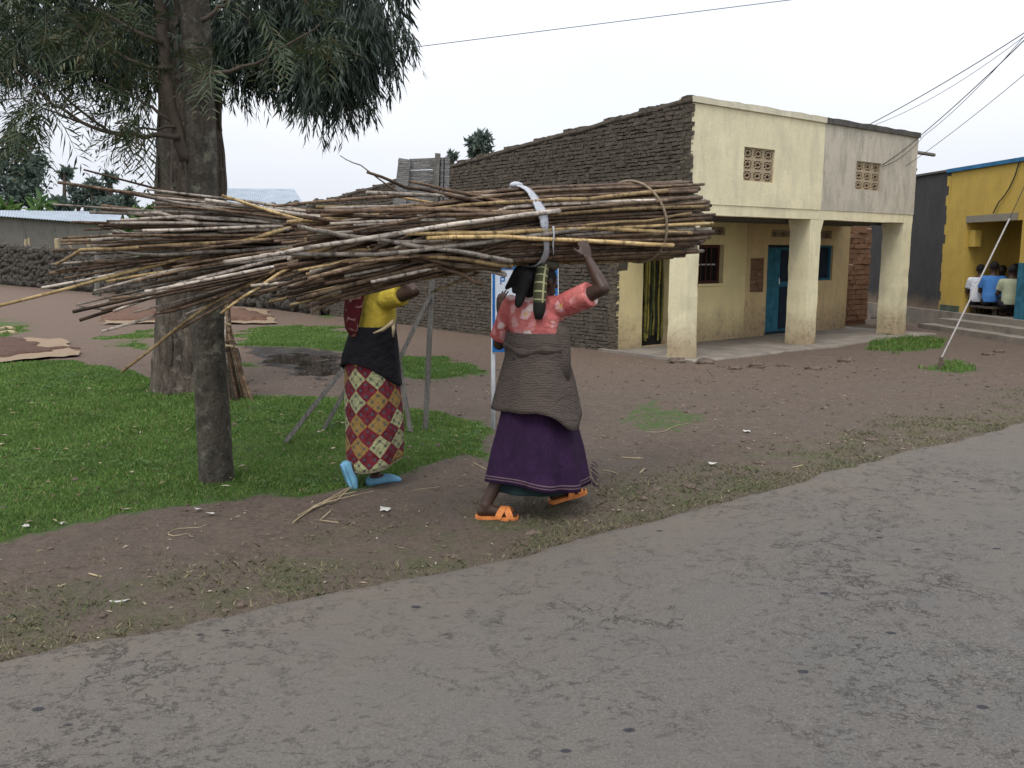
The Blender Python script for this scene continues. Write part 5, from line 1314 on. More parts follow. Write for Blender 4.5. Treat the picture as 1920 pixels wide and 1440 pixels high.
def sandal(heel, d, parent, mat, ln=.265, up=A(0, 0, 1)):
    d = nrm(d); s_ = nrm(np.cross(d, up)); u = nrm(np.cross(s_, d)); h = np.asarray(heel, float) - d * .018
    out = [(0, .0), (.02, .6), (.1, .82), (.3, .8), (.5, .86), (.72, 1.0), (.88, .9), (.97, .55), (1.0, .0)]
    pts = [(t, w) for t, w in out] + [(t, -w) for t, w in out[-2:0:-1]]
    mb = MB(); mb.loft([[h + d * ln * t + s_ * w * .049 + u * z for t, w in pts] for z in (-.016, -.012, .004, .008)]); sole = mb.build('sandal', mat, parent)
    sole.data.polygons.foreach_set('use_smooth', [False] * len(sole.data.polygons))
    for t0, t1 in ((.50, .86), (.80, .58)):
        mb = MB(); R_ = []
        for k in range(11):
            q = math.pi * k / 10; t = t0 + (t1 - t0) * k / 10; hgt = .052 * (1 - .55 * max(0, t - .5) / .5)
            c = h + d * ln * t + s_ * .050 * math.cos(q) + u * (.0 + (hgt + .022) * math.sin(q)); nn = s_ * math.cos(q) + u * math.sin(q)
            R_.append([c + d * a * .021 + nn * b * .0025 for a, b in ((-1, -1), (1, -1), (1, 1), (-1, 1))])
        mb.loft(R_); mb.build('strap', mat, sole)
    return sole

def woman_one():
    root = empty('person', (.15, 5.2, 0), 'person in pink floral blouse and purple skirt carrying the tied cane bundle', 'person')
    r, f = nrm(A(.85, -.53, 0)), nrm(A(.53, .85, 0)); Z = A(0, 0, 1)
    hc = A(.185, 5.23, 1.428); hf = nrm(A(.80, .60, -.05))
    b = MB()
    b.loft(torso_rings([((.15, 5.2, .74), .10, .09), ((.15, 5.2, .80), .165, .13), ((.15, 5.2, .90), .175, .135), ((.145, 5.2, 1.02), .145, .11), ((.145, 5.2, 1.14), .155, .11), ((.145, 5.2, 1.24), .165, .105), ((.145, 5.205, 1.30), .135, .085), ((.155, 5.21, 1.335), .07, .065)], r, f))
    b.cap((.155, 5.21, 1.30), .058, (.18, 5.225, 1.40), .052); head(b, hc, hf)
    SR, SL = A(.295, 5.11, 1.285), A(.0, 5.29, 1.27); ER = atY(1131, 541, 4.93); WR = atY(1103, 487, 5.07)
    EL = atY(936, 645, 5.37); WL = atY(938, 592, 5.52)
    for S_, E_, W_ in ((SR, ER, WR), (SL, EL, WL)):
        b.cap(S_, .056, S_ + (E_ - S_) * .5, .050); b.cap(S_ + (E_ - S_) * .5, .050, E_, .038); b.cap(E_, .039, E_ + (W_ - E_) * .35, .040); b.cap(E_ + (W_ - E_) * .35, .040, W_, .025)
    b.cap((.145, 5.2, 1.27), .07, SR, .058); b.cap((.145, 5.2, 1.27), .07, SL, .058)
    hd = nrm(atY(1088, 440, 5.15) - WR)
    hand(b, WR + hd * .012, hd, nrm(A(-.35, .9, .1)), nrm(A(-1, -.25, .1)), (18, 32, 30), .2, .5, .95)
    hd2 = nrm(A(.02, .10, 1)); hand(b, WL + hd2 * .01, hd2, nrm(A(.6, .6, 0)), nrm(A(.7, -.6, .1)), (12, 18, 15), .5, .1, .92)
    # legs
    kl, kr = A(.03, 5.13, .46), A(.255, 5.25, .47)
    ah = foot(b, A(-.205, 5.01, .028), (1, .03, -.02)); ah2 = foot(b, A(.25, 5.285, .045), (.92, .33, .20))
    hipL, hipR = A(.15, 5.2, .82) - r * .085, A(.15, 5.2, .82) + r * .085
    for hp, k, a in ((hipL, kl, ah), (hipR, kr, ah2)):
        b.cap(hp, .088, k, .058); b.cap(k, .057, k + (a - k) * .3, .056); b.cap(k + (a - k) * .3, .056, a, .033); b.cap(a, .035, a - A(0, 0, .03), .034)
    fuse('body', b, .0058, M['skin'], root, 3)
    eyes(hc, hf, root)
    # blouse
    c = MB()
    c.loft(torso_rings([((.15, 5.2, 1.00), .160, .128), ((.145, 5.2, 1.06), .160, .125), ((.145, 5.2, 1.14), .172, .128), ((.145, 5.2, 1.22), .184, .128), ((.145, 5.202, 1.285), .160, .108), ((.15, 5.206, 1.325), .10, .082), ((.157, 5.212, 1.345), .074, .070)], r, f, 26))
    def sleeve(S_, E_, t1, r0, r1):
        t = nrm(E_ - S_); pts = [S_ - t * .06, S_, S_ + (E_ - S_) * .3, S_ + (E_ - S_) * t1 * .85, S_ + (E_ - S_) * t1]; c.tube(pts, [r0 * .75, r0, r0 * 1.04, r1, r1], 16)
    sleeve(SR, ER, .70, .072, .076); sleeve(SL, EL, .86, .070, .074)
    c.cap((.145, 5.2, 1.255), .085, SR, .068); c.cap((.145, 5.2, 1.255), .085, SL, .066)
    fuse('blouse', c, .008, M['floral'], root, 3)
    # skirt, petticoat, brown wrap
    sx, sy = nrm(A(.93, .36, 0)), nrm(A(-.36, .93, 0))
    hemf = lambda th, t: t * t * (.022 * math.sin(th * 2 + .6) - .015 * math.cos(th))
    cloth('skirt', [((.15, 5.2, 1.02), sx * .165, sy * .135), ((.15, 5.2, .85), sx * .20, sy * .165), ((.155, 5.2, .62), sx * .230, sy * .19), ((.155, 5.18, .42), sx * .282, sy * .235), ((.15, 5.15, .215), sx * .315, sy * .262)], M['purple'], root, (7, .015, .11), seed=2, hem=hemf)
    cloth('petticoat', [((.155, 5.18, .45), sx * .235, sy * .20), ((.16, 5.16, .178), sx * .27, sy * .235)], M['petticoat'], root, (7, .01, .04), seed=5)
    def wraphem(th, t):
        s_ = max(0, math.cos(th - 6.1)); return -t ** 1.5 * (.11 * s_ ** 8 + .015 * math.sin(2 * th) - .02 * math.cos(th - 2.6))
    cloth('wrap', [((.145, 5.2, 1.125), r * .172, f * .145), ((.147, 5.2, 1.07), r * .195, f * .165), ((.15, 5.2, .98), r * .195, f * .165), ((.152, 5.2, .85), r * .238, f * .205), ((.152, 5.195, .675), r * .284, f * .245)], M['knit'], root, (6, .012, .075), seed=3, hem=wraphem, thick=.010)
    mb = MB(); n = 40; pts = []
    for k in range(n + 1):
        th = 2 * math.pi * k / n; pts.append(A(.147, 5.2, 1.035 + .012 * math.sin(th * 2 + 1) + .01 * math.sin(5 * th)) + r * .192 * math.cos(th) + f * .162 * math.sin(th))
    mb.tube(pts, [.024 + .006 * math.sin(k * 1.3) for k in range(n + 1)], 8, False); mb.build('waist_roll', M['knit'], root, None, True)
    # wrap drawn up under the raised arm
    mb = MB(); mb.loft([[np.asarray(c_) + r * a * math.cos(q) + f * d_ * math.sin(q) for q in np.linspace(0, 6.283, 13)[:-1]] for c_, a, d_ in ((A(.30, 5.10, .80), .05, .05), (A(.305, 5.10, .98), .045, .05), (A(.30, 5.10, 1.12), .04, .045), (A(.285, 5.105, 1.20), .02, .025))]); mb.build('wrap_fold', M['knit'], root, None, True)
    # fringe on the skirt's open edge
    for k in range(9):
        p = atY(1108 + random.uniform(-2, 4), 866 + 5 * k, 5.14); mb = MB(); mb.tube([p, p + A(.015, -.005, -.006), p + A(.032, -.005, -.018 - random.random() * .012)], [.004, .003, .002], 5); mb.build('fringe_strand', M['purple'], root)
    # head wrap with hanging tails
    h = MB(); h.ell(hc + A(0, 0, .028) - hf * .012, nrm(np.cross(hf, Z)) * .088, hf * .098, Z * .092, 16, 10)
    h.cap(hc - hf * .05 + A(-.03, 0, .05), .06, atY(965, 545, 5.12), .020); h.cap(atY(985, 520, 5.10), .05, atY(972, 570, 5.07), .024); h.cap(atY(975, 512, 5.12), .045, atY(950, 540, 5.16), .014)
    h.cap(hc - hf * .07 + A(0, 0, -.01), .06, hc - hf * .085 - A(0, 0, .09), .035)
    fuse('head_cloth', h, .008, M['head_cloth'], root, 4)
    mb = MB(); n = 24; mb.tube([hc + A(.0, 0, .098) + A(math.cos(t) * .075, math.sin(t) * .075, .006 * math.sin(3 * t)) for t in np.linspace(0, 6.283, n + 1)], [.027 + .004 * math.sin(2.1 * k) for k in range(n + 1)], 8, False); mb.build('carrying_pad', M['olive_cloth'], root, None, True)
    pts = [atY(1018, 500, 5.12), atY(1014, 525, 5.07), atY(1012, 555, 5.045), atY(1011, 582, 5.045), atY(1010, 598, 5.05)]
    mb = MB(); mb.tube(pts, [.036, .038, .039, .036, .022], 14, True, True); mb.build('cloth_tail', M['plaid'], root, None, True)
    sandal(A(-.205, 5.01, .028), (1, .03, -.02), root, M['orange']); sandal(A(.25, 5.285, .045), (.92, .33, .20), root, M['orange'])
    return root
woman_one()

def woman_two():
    root = empty('person', (-.93, 5.8, 0), 'person in yellow shirt, black wrap and red diamond print skirt with maroon scarf', 'person')
    r, f = nrm(A(.50, -.87, 0)), nrm(A(.87, .50, 0)); Z = A(0, 0, 1)
    hc = A(-.885, 5.82, 1.475); hf = nrm(A(.87, .5, 0)); b = MB()
    cx = lambda px, Y: (px - 960) / FPX * Y
    b.loft(torso_rings([((-.95, 5.8, .74), .10, .09), ((-.955, 5.8, .82), .165, .135), ((-.95, 5.8, .92), .165, .13), ((-.925, 5.8, 1.04), .14, .105), ((-.91, 5.8, 1.16), .15, .108), ((-.905, 5.8, 1.26), .16, .10), ((-.90, 5.8, 1.32), .13, .08), ((-.895, 5.805, 1.36), .07, .062)], r, f))
    b.cap((-.895, 5.805, 1.32), .056, (-.888, 5.815, 1.44), .05); head(b, hc, hf)
    SR, SL = A(-.825, 5.665, 1.295), A(-.98, 5.935, 1.30); ER = atY(777, 546, 5.47); WR = atY(742, 515, 5.60); EL = A(-.80, 6.12, 1.40); WL = A(-.84, 5.98, 1.56)
    for S_, E_, W_ in ((SR, ER, WR), (SL, EL, WL)):
        b.cap(S_, .054, S_ + (E_ - S_) * .5, .048); b.cap(S_ + (E_ - S_) * .5, .048, E_, .037); b.cap(E_, .038, E_ + (W_ - E_) * .35, .039); b.cap(E_ + (W_ - E_) * .35, .039, W_, .025); b.cap((-.905, 5.8, 1.27), .07, S_, .055)
    hand(b, WR, nrm(A(-.25, .25, 1)), nrm(A(-.2, 1, .2)), nrm(A(-1, -.2, 0)), (20, 35, 30), .2, .4, .93); hand(b, WL, nrm(A(0, -.1, 1)), nrm(A(-.2, -1, .2)), nrm(A(-1, .2, 0)), (20, 35, 30), .2, .4, .93)
    toe = gp(659, 921); hl = atY(642, 872, toe[1] - .02); dd = nrm(toe + A(0, 0, .01) - hl)
    hf_ = gp(691, 913) + A(0, 0, .012); fd = nrm(A(.90, .38, 0.02))
    a2 = foot(b, hf_, fd); upf = nrm(np.cross(np.cross(dd, A(.5, 0, .87)), dd)); a1 = foot(b, hl, dd, nrm(A(.75, .35, .35)), .22)
    k1, k2 = A(-.98, 5.76, .48), A(-.86, 5.83, .49)
    for hp, k, a in ((A(-.95, 5.8, .82) + r * .08, k1, a1), (A(-.95, 5.8, .82) - r * .08, k2, a2)):
        b.cap(hp, .088, k, .057); b.cap(k, .056, k + (a - k) * .3, .054); b.cap(k + (a - k) * .3, .054, a, .033)
    fuse('body', b, .0062, M['skin'], root, 3); eyes(hc, hf, root)
    c = MB(); c.loft(torso_rings([((-.935, 5.8, 1.02), .155, .122), ((-.925, 5.8, 1.08), .155, .12), ((-.91, 5.8, 1.17), .166, .124), ((-.905, 5.8, 1.26), .172, .116), ((-.90, 5.8, 1.32), .145, .094), ((-.897, 5.803, 1.355), .09, .075)], r, f, 26))
    for S_, E_ in ((SR, ER), (SL, EL)):
        t = nrm(E_ - S_); c.tube([S_ - t * .05, S_, S_ + (E_ - S_) * .3, S_ + (E_ - S_) * .5, S_ + (E_ - S_) * .56], [.055, .068, .070, .070, .070], 16); c.cap((-.905, 5.8, 1.265), .08, S_, .064)
    fuse('shirt', c, .008, M['yellow_tee'], root, 3)
    hem = lambda th, t: t * t * (.03 * math.cos(th) + .02 * math.sin(2 * th))
    cloth('skirt', [((-.945, 5.8, 1.02), f * .15, r * .17), ((-.955, 5.8, .85), f * .175, r * .195), ((-.945, 5.8, .62), f * .195, r * .20), ((-.935, 5.8, .40), f * .20, r * .205), ((-.945, 5.8, .175), f * .19, r * .21)], M['kitenge'], root, (5, .012, .085), seed=4, hem=hem)
    wh = lambda th, t: -t ** 1.5 * (.07 * math.cos(th) + .03 * math.sin(2 * th))
    cloth('wrap', [((-.935, 5.8, 1.115), f * .145, r * .178), ((-.94, 5.8, 1.03), f * .165, r * .19), ((-.955, 5.8, .90), f * .19, r * .205), ((-.955, 5.8, .79), f * .20, r * .212)], M['black_cloth'], root, (6, .015, .06), seed=6, hem=wh, thick=.008)
    mb = MB(); mb.tube([atY(700, 625, 5.57), atY(718, 618, 5.57), atY(734, 606, 5.6), atY(738, 600, 5.62)], [.005, .011, .014, .008], 8); mb.tube([atY(735, 602, 5.62), atY(738, 615, 5.6), atY(737, 632, 5.6)], [.011, .013, .005], 8); mb.build('knotted_band', M['straw'], root, None, True)
    # maroon head scarf hanging down the back
    h = MB(); h.ell(hc + A(0, 0, .02) - hf * .012, r * .088, hf * .098, Z * .10, 16, 10); fuse('head_scarf', h, .01, M['maroon'], root, 3)
    sp = [(atY(690, 500, 5.74), .05, .03), (atY(672, 530, 5.70), .062, .03), (atY(664, 560, 5.68), .066, .028), (atY(661, 590, 5.67), .062, .026), (atY(660, 615, 5.67), .048, .022), (atY(664, 633, 5.67), .022, .012)]
    mb = MB(); e1_ = nrm(A(.9, -.3, 0)); e2_ = nrm(A(.3, .9, 0))
    mb.loft([[p + e1_ * a * math.cos(q) * (1 + .08 * math.sin(5 * q + i)) + e2_ * d_ * math.sin(q) * (1 + .15 * math.sin(4 * q + i)) for q in np.linspace(0, 6.283, 25)[:-1]] for i, (p, a, d_) in enumerate(sp)]); mb.build('scarf_tail', M['maroon'], root, None, True)
    # blue slip-on shoes
    def shoe(h_, d, up, ln):
        d = nrm(d); s_ = nrm(np.cross(d, up)); u = nrm(np.cross(s_, d)); h_ = h_ - d * .012; m_ = MB()
        m_.loft([[h_ + d * ln * t + s_ * a * math.cos(q) + u * (z + b_ * math.sin(q)) for q in [2 * math.pi * k / 14 for k in range(14)]] for t, a, b_, z in ((-.02, .022, .022, .022), (.06, .037, .033, .028), (.3, .039, .036, .030), (.55, .043, .036, .032), (.78, .050, .029, .026), (.94, .042, .019, .018), (1.02, .022, .009, .012))]); o = m_.build('shoe', M['light_blue'], root, None, True)
        m2 = MB(); m2.loft([[h_ + d * ln * t + s_ * w * .046 + u * z for t, w in [(0, 0), (.03, .6), (.2, .85), (.5, .85), (.78, 1.05), (.95, .75), (1.03, 0), (.95, -.75), (.78, -1.05), (.5, -.85), (.2, -.85), (.03, -.6)]] for z in (-.012, .004)]); m2.build('sole', M['light_blue'], o)
    shoe(hf_, fd, Z, .24); shoe(hl, dd, nrm(A(.75, .35, .35)), .225)
woman_two()

# people seated on the yellow porch
def seated(px, py, shirt, label, f, scale=1.0, lean=.05, e=.22):
    b0 = onplane(px, py, yO + yb * e, yb); b0[2] = PL; root = empty('person', (b0[0], b0[1], PL), label, 'person', None); s = scale; Z = A(0, 0, 1); f = nrm(A(*f, 0)); r = nrm(np.cross(f, Z))
    o = b0 + Z * .26 * s; top = o + Z * .50 * s + f * lean; b = MB(); hc = top + Z * .13 * s + f * .03
    b.loft(torso_rings([(o, .15 * s, .12 * s), (o + Z * .1 * s, .15 * s, .12 * s), (o + Z * .28 * s + f * lean * .5, .14 * s, .10 * s), (o + Z * .42 * s + f * lean, .17 * s, .10 * s), (top, .08 * s, .07 * s)], r, f)); b.cap(top, .05 * s, hc, .05 * s); head(b, hc, f, s)
    for sg_ in (-1, 1):
        S_ = o + Z * .42 * s + r * sg_ * .17 * s + f * lean; E_ = S_ - Z * .24 * s + f * .06 + r * sg_ * .04; W_ = E_ + f * .2 * s - r * sg_ * .04; b.cap(S_, .05 * s, E_, .04 * s); b.cap(E_, .038 * s, W_, .026 * s); hand(b, W_, f, -Z, -r * sg_, (25, 30, 25), 0, .2, s)
        h_ = o + r * sg_ * .09 * s; k_ = h_ + f * .36 * s + Z * .05; a_ = A(k_[0], k_[1], PL + .08) + f * .02; b.cap(h_, .085 * s, k_, .06 * s); b.cap(k_, .058 * s, a_, .036 * s); foot(b, a_ - f * .05 - Z * .07, f, Z, .22 * s)
    fuse('body', b, .013, M['skin'], root, 2); c = MB()
    c.loft(torso_rings([(o - Z * .02, .17 * s, .14 * s), (o + Z * .1 * s, .17 * s, .14 * s), (o + Z * .28 * s + f * lean * .5, .165 * s, .125 * s), (o + Z * .41 * s + f * lean, .185 * s, .12 * s), (o + Z * .48 * s + f * lean, .10 * s, .09 * s)], r, f))
    for sg_ in (-1, 1):
        S_ = o + Z * .42 * s + r * sg_ * .17 * s + f * lean; E_ = S_ - Z * .24 * s + f * .06 + r * sg_ * .04; c.tube([S_ + Z * .03, S_, S_ + (E_ - S_) * .5, S_ + (E_ - S_) * .7], [.05 * s, .066 * s, .066 * s, .066 * s], 12); c.cap(o + Z * .40 * s + f * lean, .08 * s, S_, .062 * s)
    fuse('shirt', c, .014, shirt, root, 2); t = MB()
    for sg_ in (-1, 1):
        h_ = o + r * sg_ * .09 * s; k_ = h_ + f * .36 * s + Z * .05; a_ = A(k_[0], k_[1], PL + .12) + f * .02; t.cap(h_, .10 * s, k_, .073 * s); t.cap(k_, .07 * s, a_, .055 * s)
    fuse('trousers', t, .015, M['trousers'], root, 2)
    h = MB(); h.ell(hc + Z * .03 * s - f * .012, r * .082 * s, f * .096 * s, Z * .088 * s, 14, 8); h.build('hair', M['hair'], root, None, True); return root
fd_ = (.45, .9)
seated(1833, 583, M['shirt_white'], 'person in white patterned shirt sitting on the yellow porch', (.4, .9)); seated(1857, 585, M['shirt_blue'], 'person in blue shirt sitting on the yellow porch, back turned', (.5, .85), 1.06)
seated(1893, 588, M['shirt_green'], 'person in pale green shirt sitting by the blue painted pillar', (.3, .95)); seated(1876, 579, M['shirt_dark'], 'person in dark clothes sitting between the blue and pale green shirts', (-.6, -.5), .98, .05, .75); seated(1901, 577, M['shirt_dark'], 'person in dark clothes sitting behind the pale green shirt', (-.7, -.4), 1.02, .05, .7)
p0, p1 = onplane(1822, 582, yO + yb * .2, yb), onplane(1872, 588, yO + yb * .2, yb); p0[2] = p1[2] = PL; bn = empty('bench', tuple((p0 + p1) / 2), 'low dark wooden bench under the white and blue shirted people', 'bench')
dv = nrm(p1 - p0); sv = A(-dv[1], dv[0], 0)
mb = MB(); mb.loft([[p + sv * a * .13 + A(0, 0, z) for a, z in ((-1, .13), (1, .13), (1, .17), (-1, .17))] for p in (p0, (p0 + p1) / 2, p1)]); mb.build('seat', M['twig'], bn)
for t in (.12, .88):
    p = p0 + (p1 - p0) * t; mb = MB(); mb.tube([p - A(0, 0, .003), p + A(0, 0, .131)], .05, 4); mb.build('leg', M['twig'], bn)

# ------------------------------------------------------------------ cane bundles on the heads
PX_ = nrm(A(U[1], -U[0], 0))          # horizontal, towards the camera
def pack(n, seed):
    g = np.random.default_rng(seed); th = g.uniform(0, 6.283, n); r = np.sqrt(g.random(n)); P = np.stack([r * np.cos(th), r * np.sin(th)], 1); d0 = 1.75 / math.sqrt(n)
    for _ in range(60):
        D_ = P[:, None] - P[None]; L_ = np.linalg.norm(D_, axis=2) + 1e-9; w = np.clip(d0 - L_, 0, None); np.fill_diagonal(w, 0)
        P = P + (D_ / L_[..., None] * w[..., None]).sum(1) * .25; rr = np.linalg.norm(P, axis=1, keepdims=True); P = np.where(rr > 1, P / rr, P)
    return P
CAN = ['cane0', 'cane1', 'cane2', 'cane3', 'cane4']
def stick(pts, r0, r1, mat, parent, n=6):
    P = [np.asarray(p, float) for p in pts]; m = len(P)
    mb = MB(); mb.tube(P, [r0 + (r1 - r0) * i / (m - 1) for i in range(m)], n, True, True); return mb.build('stick', M[mat], parent, None, True)
B1 = lambda s: A(.175 + .79 * s, 5.225 + .61 * s, 1.757 + (.050 if s > 0 else .080) * s)
b1 = empty('cane_bundle', tuple(B1(0)), 'thick bundle of canes tied with white cloth on the pink bloused head', 'cane bundle')
g1_ = np.random.default_rng(3)
def wig(s, ph, amp): return amp * math.sin(s * 2.1 + ph) + amp * .5 * math.sin(s * 4.7 + ph * 2)
for i, (q1, q2) in enumerate(pack(235, 5)):
    s1 = 1.27 + g1_.uniform(-.10, .12); s0 = -1.45 + g1_.uniform(-.22, .75) ; k1, k2 = g1_.normal(0, .028), g1_.normal(-.018, .028); ph, ph2 = g1_.uniform(0, 6.28, 2); am = g1_.uniform(.002, .008); P = []
    for s in np.linspace(s1, s0, 11):
        e = max(0, -s - .35); P.append(B1(s) + PX_ * (q1 * (.195 + .015 * s) + k1 * e * 3 + wig(s, ph, am)) + A(0, 0, q2 * (.222 + .028 * s) + k2 * e * 3.2 + wig(s, ph2, am)))
    stick(P, g1_.uniform(.0095, .0155), g1_.uniform(.006, .011), CAN[g1_.choice(5, p=[.42, .31, .16, .08, .03])], b1)
def px_stick(parent, pts, off, r0, r1, mat, ax):
    P = [onplane(p[0], p[1], ax(0) + PX_ * (o if not hasattr(off, '__len__') else o), PX_) for p, o in zip(pts, off if hasattr(off, '__len__') else [off] * len(pts))]
    Q_ = [P[0]]
    for a, b in zip(P, P[1:]):
        for t in (.34, .67, 1): Q_.append(a + (b - a) * t + A(*(g1_.normal(size=3) * .003)))
    stick(Q_, r0, r1, mat, parent)
for pts, o_, r0, r1, mt in (([(1296, 437), (1110, 428), (940, 436), (760, 437)], .20, .014, .010, 'cane4'), ([(1262, 460), (1100, 452), (940, 445), (800, 447)], .21, .014, .011, 'cane4'), ([(1250, 358), (1100, 372), (940, 380), (760, 396)], .15, .013, .009, 'cane3'), ([(1316, 370), (1180, 382), (1000, 398), (820, 405)], .19, .013, .010, 'cane1'),
                         ([(1296, 400), (1210, 415), (1100, 420)], .21, .011, .008, 'cane3'), ([(960, 380), (860, 362), (770, 341)], .10, .012, .007, 'cane0'), ([(1000, 402), (880, 375), (760, 350), (690, 323)], .13, .013, .007, 'cane0'), ([(760, 368), (710, 335), (675, 312), (637, 290)], .05, .005, .002, 'cane0'),
                         ([(1080, 430), (900, 455), (700, 478), (520, 476)], .20, .014, .010, 'cane2'), ([(960, 500), (880, 488), (780, 480), (640, 492)], .18, .013, .009, 'cane3'), ([(905, 532), (850, 508), (790, 490), (700, 470)], .12, .013, .010, 'cane0'), ([(948, 516), (880, 500), (800, 485)], .14, .014, .011, 'cane2'), ([(938, 506), (860, 500), (760, 478)], .16, .014, .01, 'cane1'), ([(960, 490), (850, 470), (640, 440), (560, 425)], .2, .014, .01, 'cane2'), ([(1050, 395), (850, 420), (650, 452), (420, 492)], .21, .014, .009, 'cane2')):
    px_stick(b1, pts, o_, r0, r1, mt, B1)
def band(s_of, rx, rz, width, thick, name, mat, parent, n=44):
    R_ = []
    for k in range(n + 1):
        th = 2 * math.pi * k / n; s = s_of(th); c = B1(s); w_ = width * (1 + .25 * math.sin(3 * th) + random.uniform(-.18, .18)); rad = PX_ * math.cos(th) * (rx + .006 * math.sin(7 * th)) + A(0, 0, 1) * math.sin(th) * (rz + .006 * math.sin(5 * th + 1)); nn = nrm(rad)
        R_.append([c + rad + nrm(A(.79, .61, .05)) * a * w_ + nn * b * thick for a, b in ((-1, -.4), (-.55, .5 + random.uniform(-.5, .5)), (-.15, -.1), (.25, .7 + random.uniform(-.6, .6)), (.6, 0), (1, .4), (.3, -1), (-.4, -1))])
    mb = MB(); mb.loft(R_, False); return mb.build(name, mat, parent, None, True)
cb = band(lambda th: -.14 - .055 * math.sin(th) - .01 * math.cos(3 * th), .211, .236, .027, .007, 'cloth_band', M['white_cloth'], b1); cb['label'] = 'white cloth strip knotted round the canes'
mb = MB(); p = B1(-.10) + PX_ * .235; mb.tube([p + A(-.005, .02, .0), p + A(.0, .02, -.05), p + A(-.005, .03, -.10), p + A(.0, .05, -.16)], [.006, .005, .005, .003], 6); mb.build('cloth_end', M['white_cloth'], cb, None, True)
mb = MB(); p = B1(-.19) + A(0, 0, .245); mb.ell(p, A(.035, .025, 0), A(-.02, .03, 0), A(0, 0, .02)); mb.build('knot', M['white_cloth'], cb, None, True)
mb = MB(); mb.tube([B1(.78 + .07 * math.cos(th) - .06 * math.sin(th)) + PX_ * math.cos(th) * .222 + A(0, 0, math.sin(th) * .262) for th in np.linspace(0, 6.283, 41)], .009, 6, False); mb.build('rope', M['rope'], b1, None, True)

B2 = lambda s: A(-.90 + .79 * s, 5.81 + .61 * s, 1.705 + .045 * s)
b2 = empty('cane_bundle', tuple(B2(0)), 'loose splayed bundle of long canes carried on the maroon scarfed head', 'cane bundle')
for i, (q1, q2) in enumerate(pack(135, 9)):
    s1 = .62 + g1_.uniform(-.35, .38); s0 = -1.58 + g1_.uniform(-.38, .5); kz = g1_.normal(0, .10) - q2 * .02; kx = g1_.normal(0, .05); ph, ph2 = g1_.uniform(0, 6.28, 2); am = g1_.uniform(.006, .018); P = []
    for s in np.linspace(s1, s0, 12):
        d_ = s - .05; P.append(B2(s) + PX_ * (q1 * .14 + kx * d_ + wig(s, ph, am)) + A(0, 0, q2 * .125 + kz * d_ + wig(s, ph2, am) - .012 * d_ * d_))
    stick(P, g1_.uniform(.011, .0165), g1_.uniform(.005, .010), CAN[g1_.choice(5, p=[.24, .27, .40, .07, .02])], b2)
for pts, o_, r0, r1, mt in (([(640, 395), (500, 440), (380, 472), (190, 523), (-6, 575)], .10, .015, .008, 'cane4'), ([(600, 445), (420, 455), (240, 464), (150, 470), (104, 496)], .12, .013, .008, 'cane3'), ([(680, 430), (520, 505), (380, 580), (228, 697)], .14, .014, .008, 'cane3'), ([(640, 425), (520, 414), (420, 398), (268, 367)], .10, .014, .007, 'cane2'), ([(700, 450), (500, 490), (340, 530), (212, 584)], .13, .014, .008, 'cane2'), ([(700, 420), (600, 470), (520, 515), (412, 586)], .16, .014, .008, 'cane4'), ([(880, 450), (760, 495), (640, 535), (505, 567)], .18, .014, .008, 'cane3'),
                         ([(640, 425), (560, 412), (480, 388), (416, 366)], .10, .013, .008, 'cane4'), ([(640, 470), (480, 488), (330, 505), (176, 545)], .13, .013, .007, 'cane2'), ([(560, 430), (420, 432), (300, 400), (240, 398)], .08, .014, .008, 'cane2'), ([(700, 470), (560, 500), (400, 540), (206, 560)], .13, .013, .008, 'cane1'), ([(660, 480), (520, 520), (400, 560), (290, 590)], .14, .013, .008, 'cane0'), ([(640, 455), (450, 470), (300, 480), (170, 467)], .12, .014, .008, 'cane2'), ([(620, 420), (480, 415), (350, 405), (226, 415)], .09, .014, .008, 'cane2'), ([(680, 500), (560, 530), (440, 560), (340, 615)], .15, .013, .007, 'cane1'), ([(820, 480), (700, 510), (600, 528), (470, 535)], .17, .014, .009, 'cane2')):
    px_stick(b2, pts, o_, r0, r1, mt, B2)
mb = MB(); mb.tube([B2(-.12 + .03 * math.sin(2 * th)) + PX_ * math.cos(th) * .165 + A(0, 0, math.sin(th) * .15) for th in np.linspace(0, 6.283, 33)], .010, 6, False); mb.build('rope', M['rope'], b2, None, True)

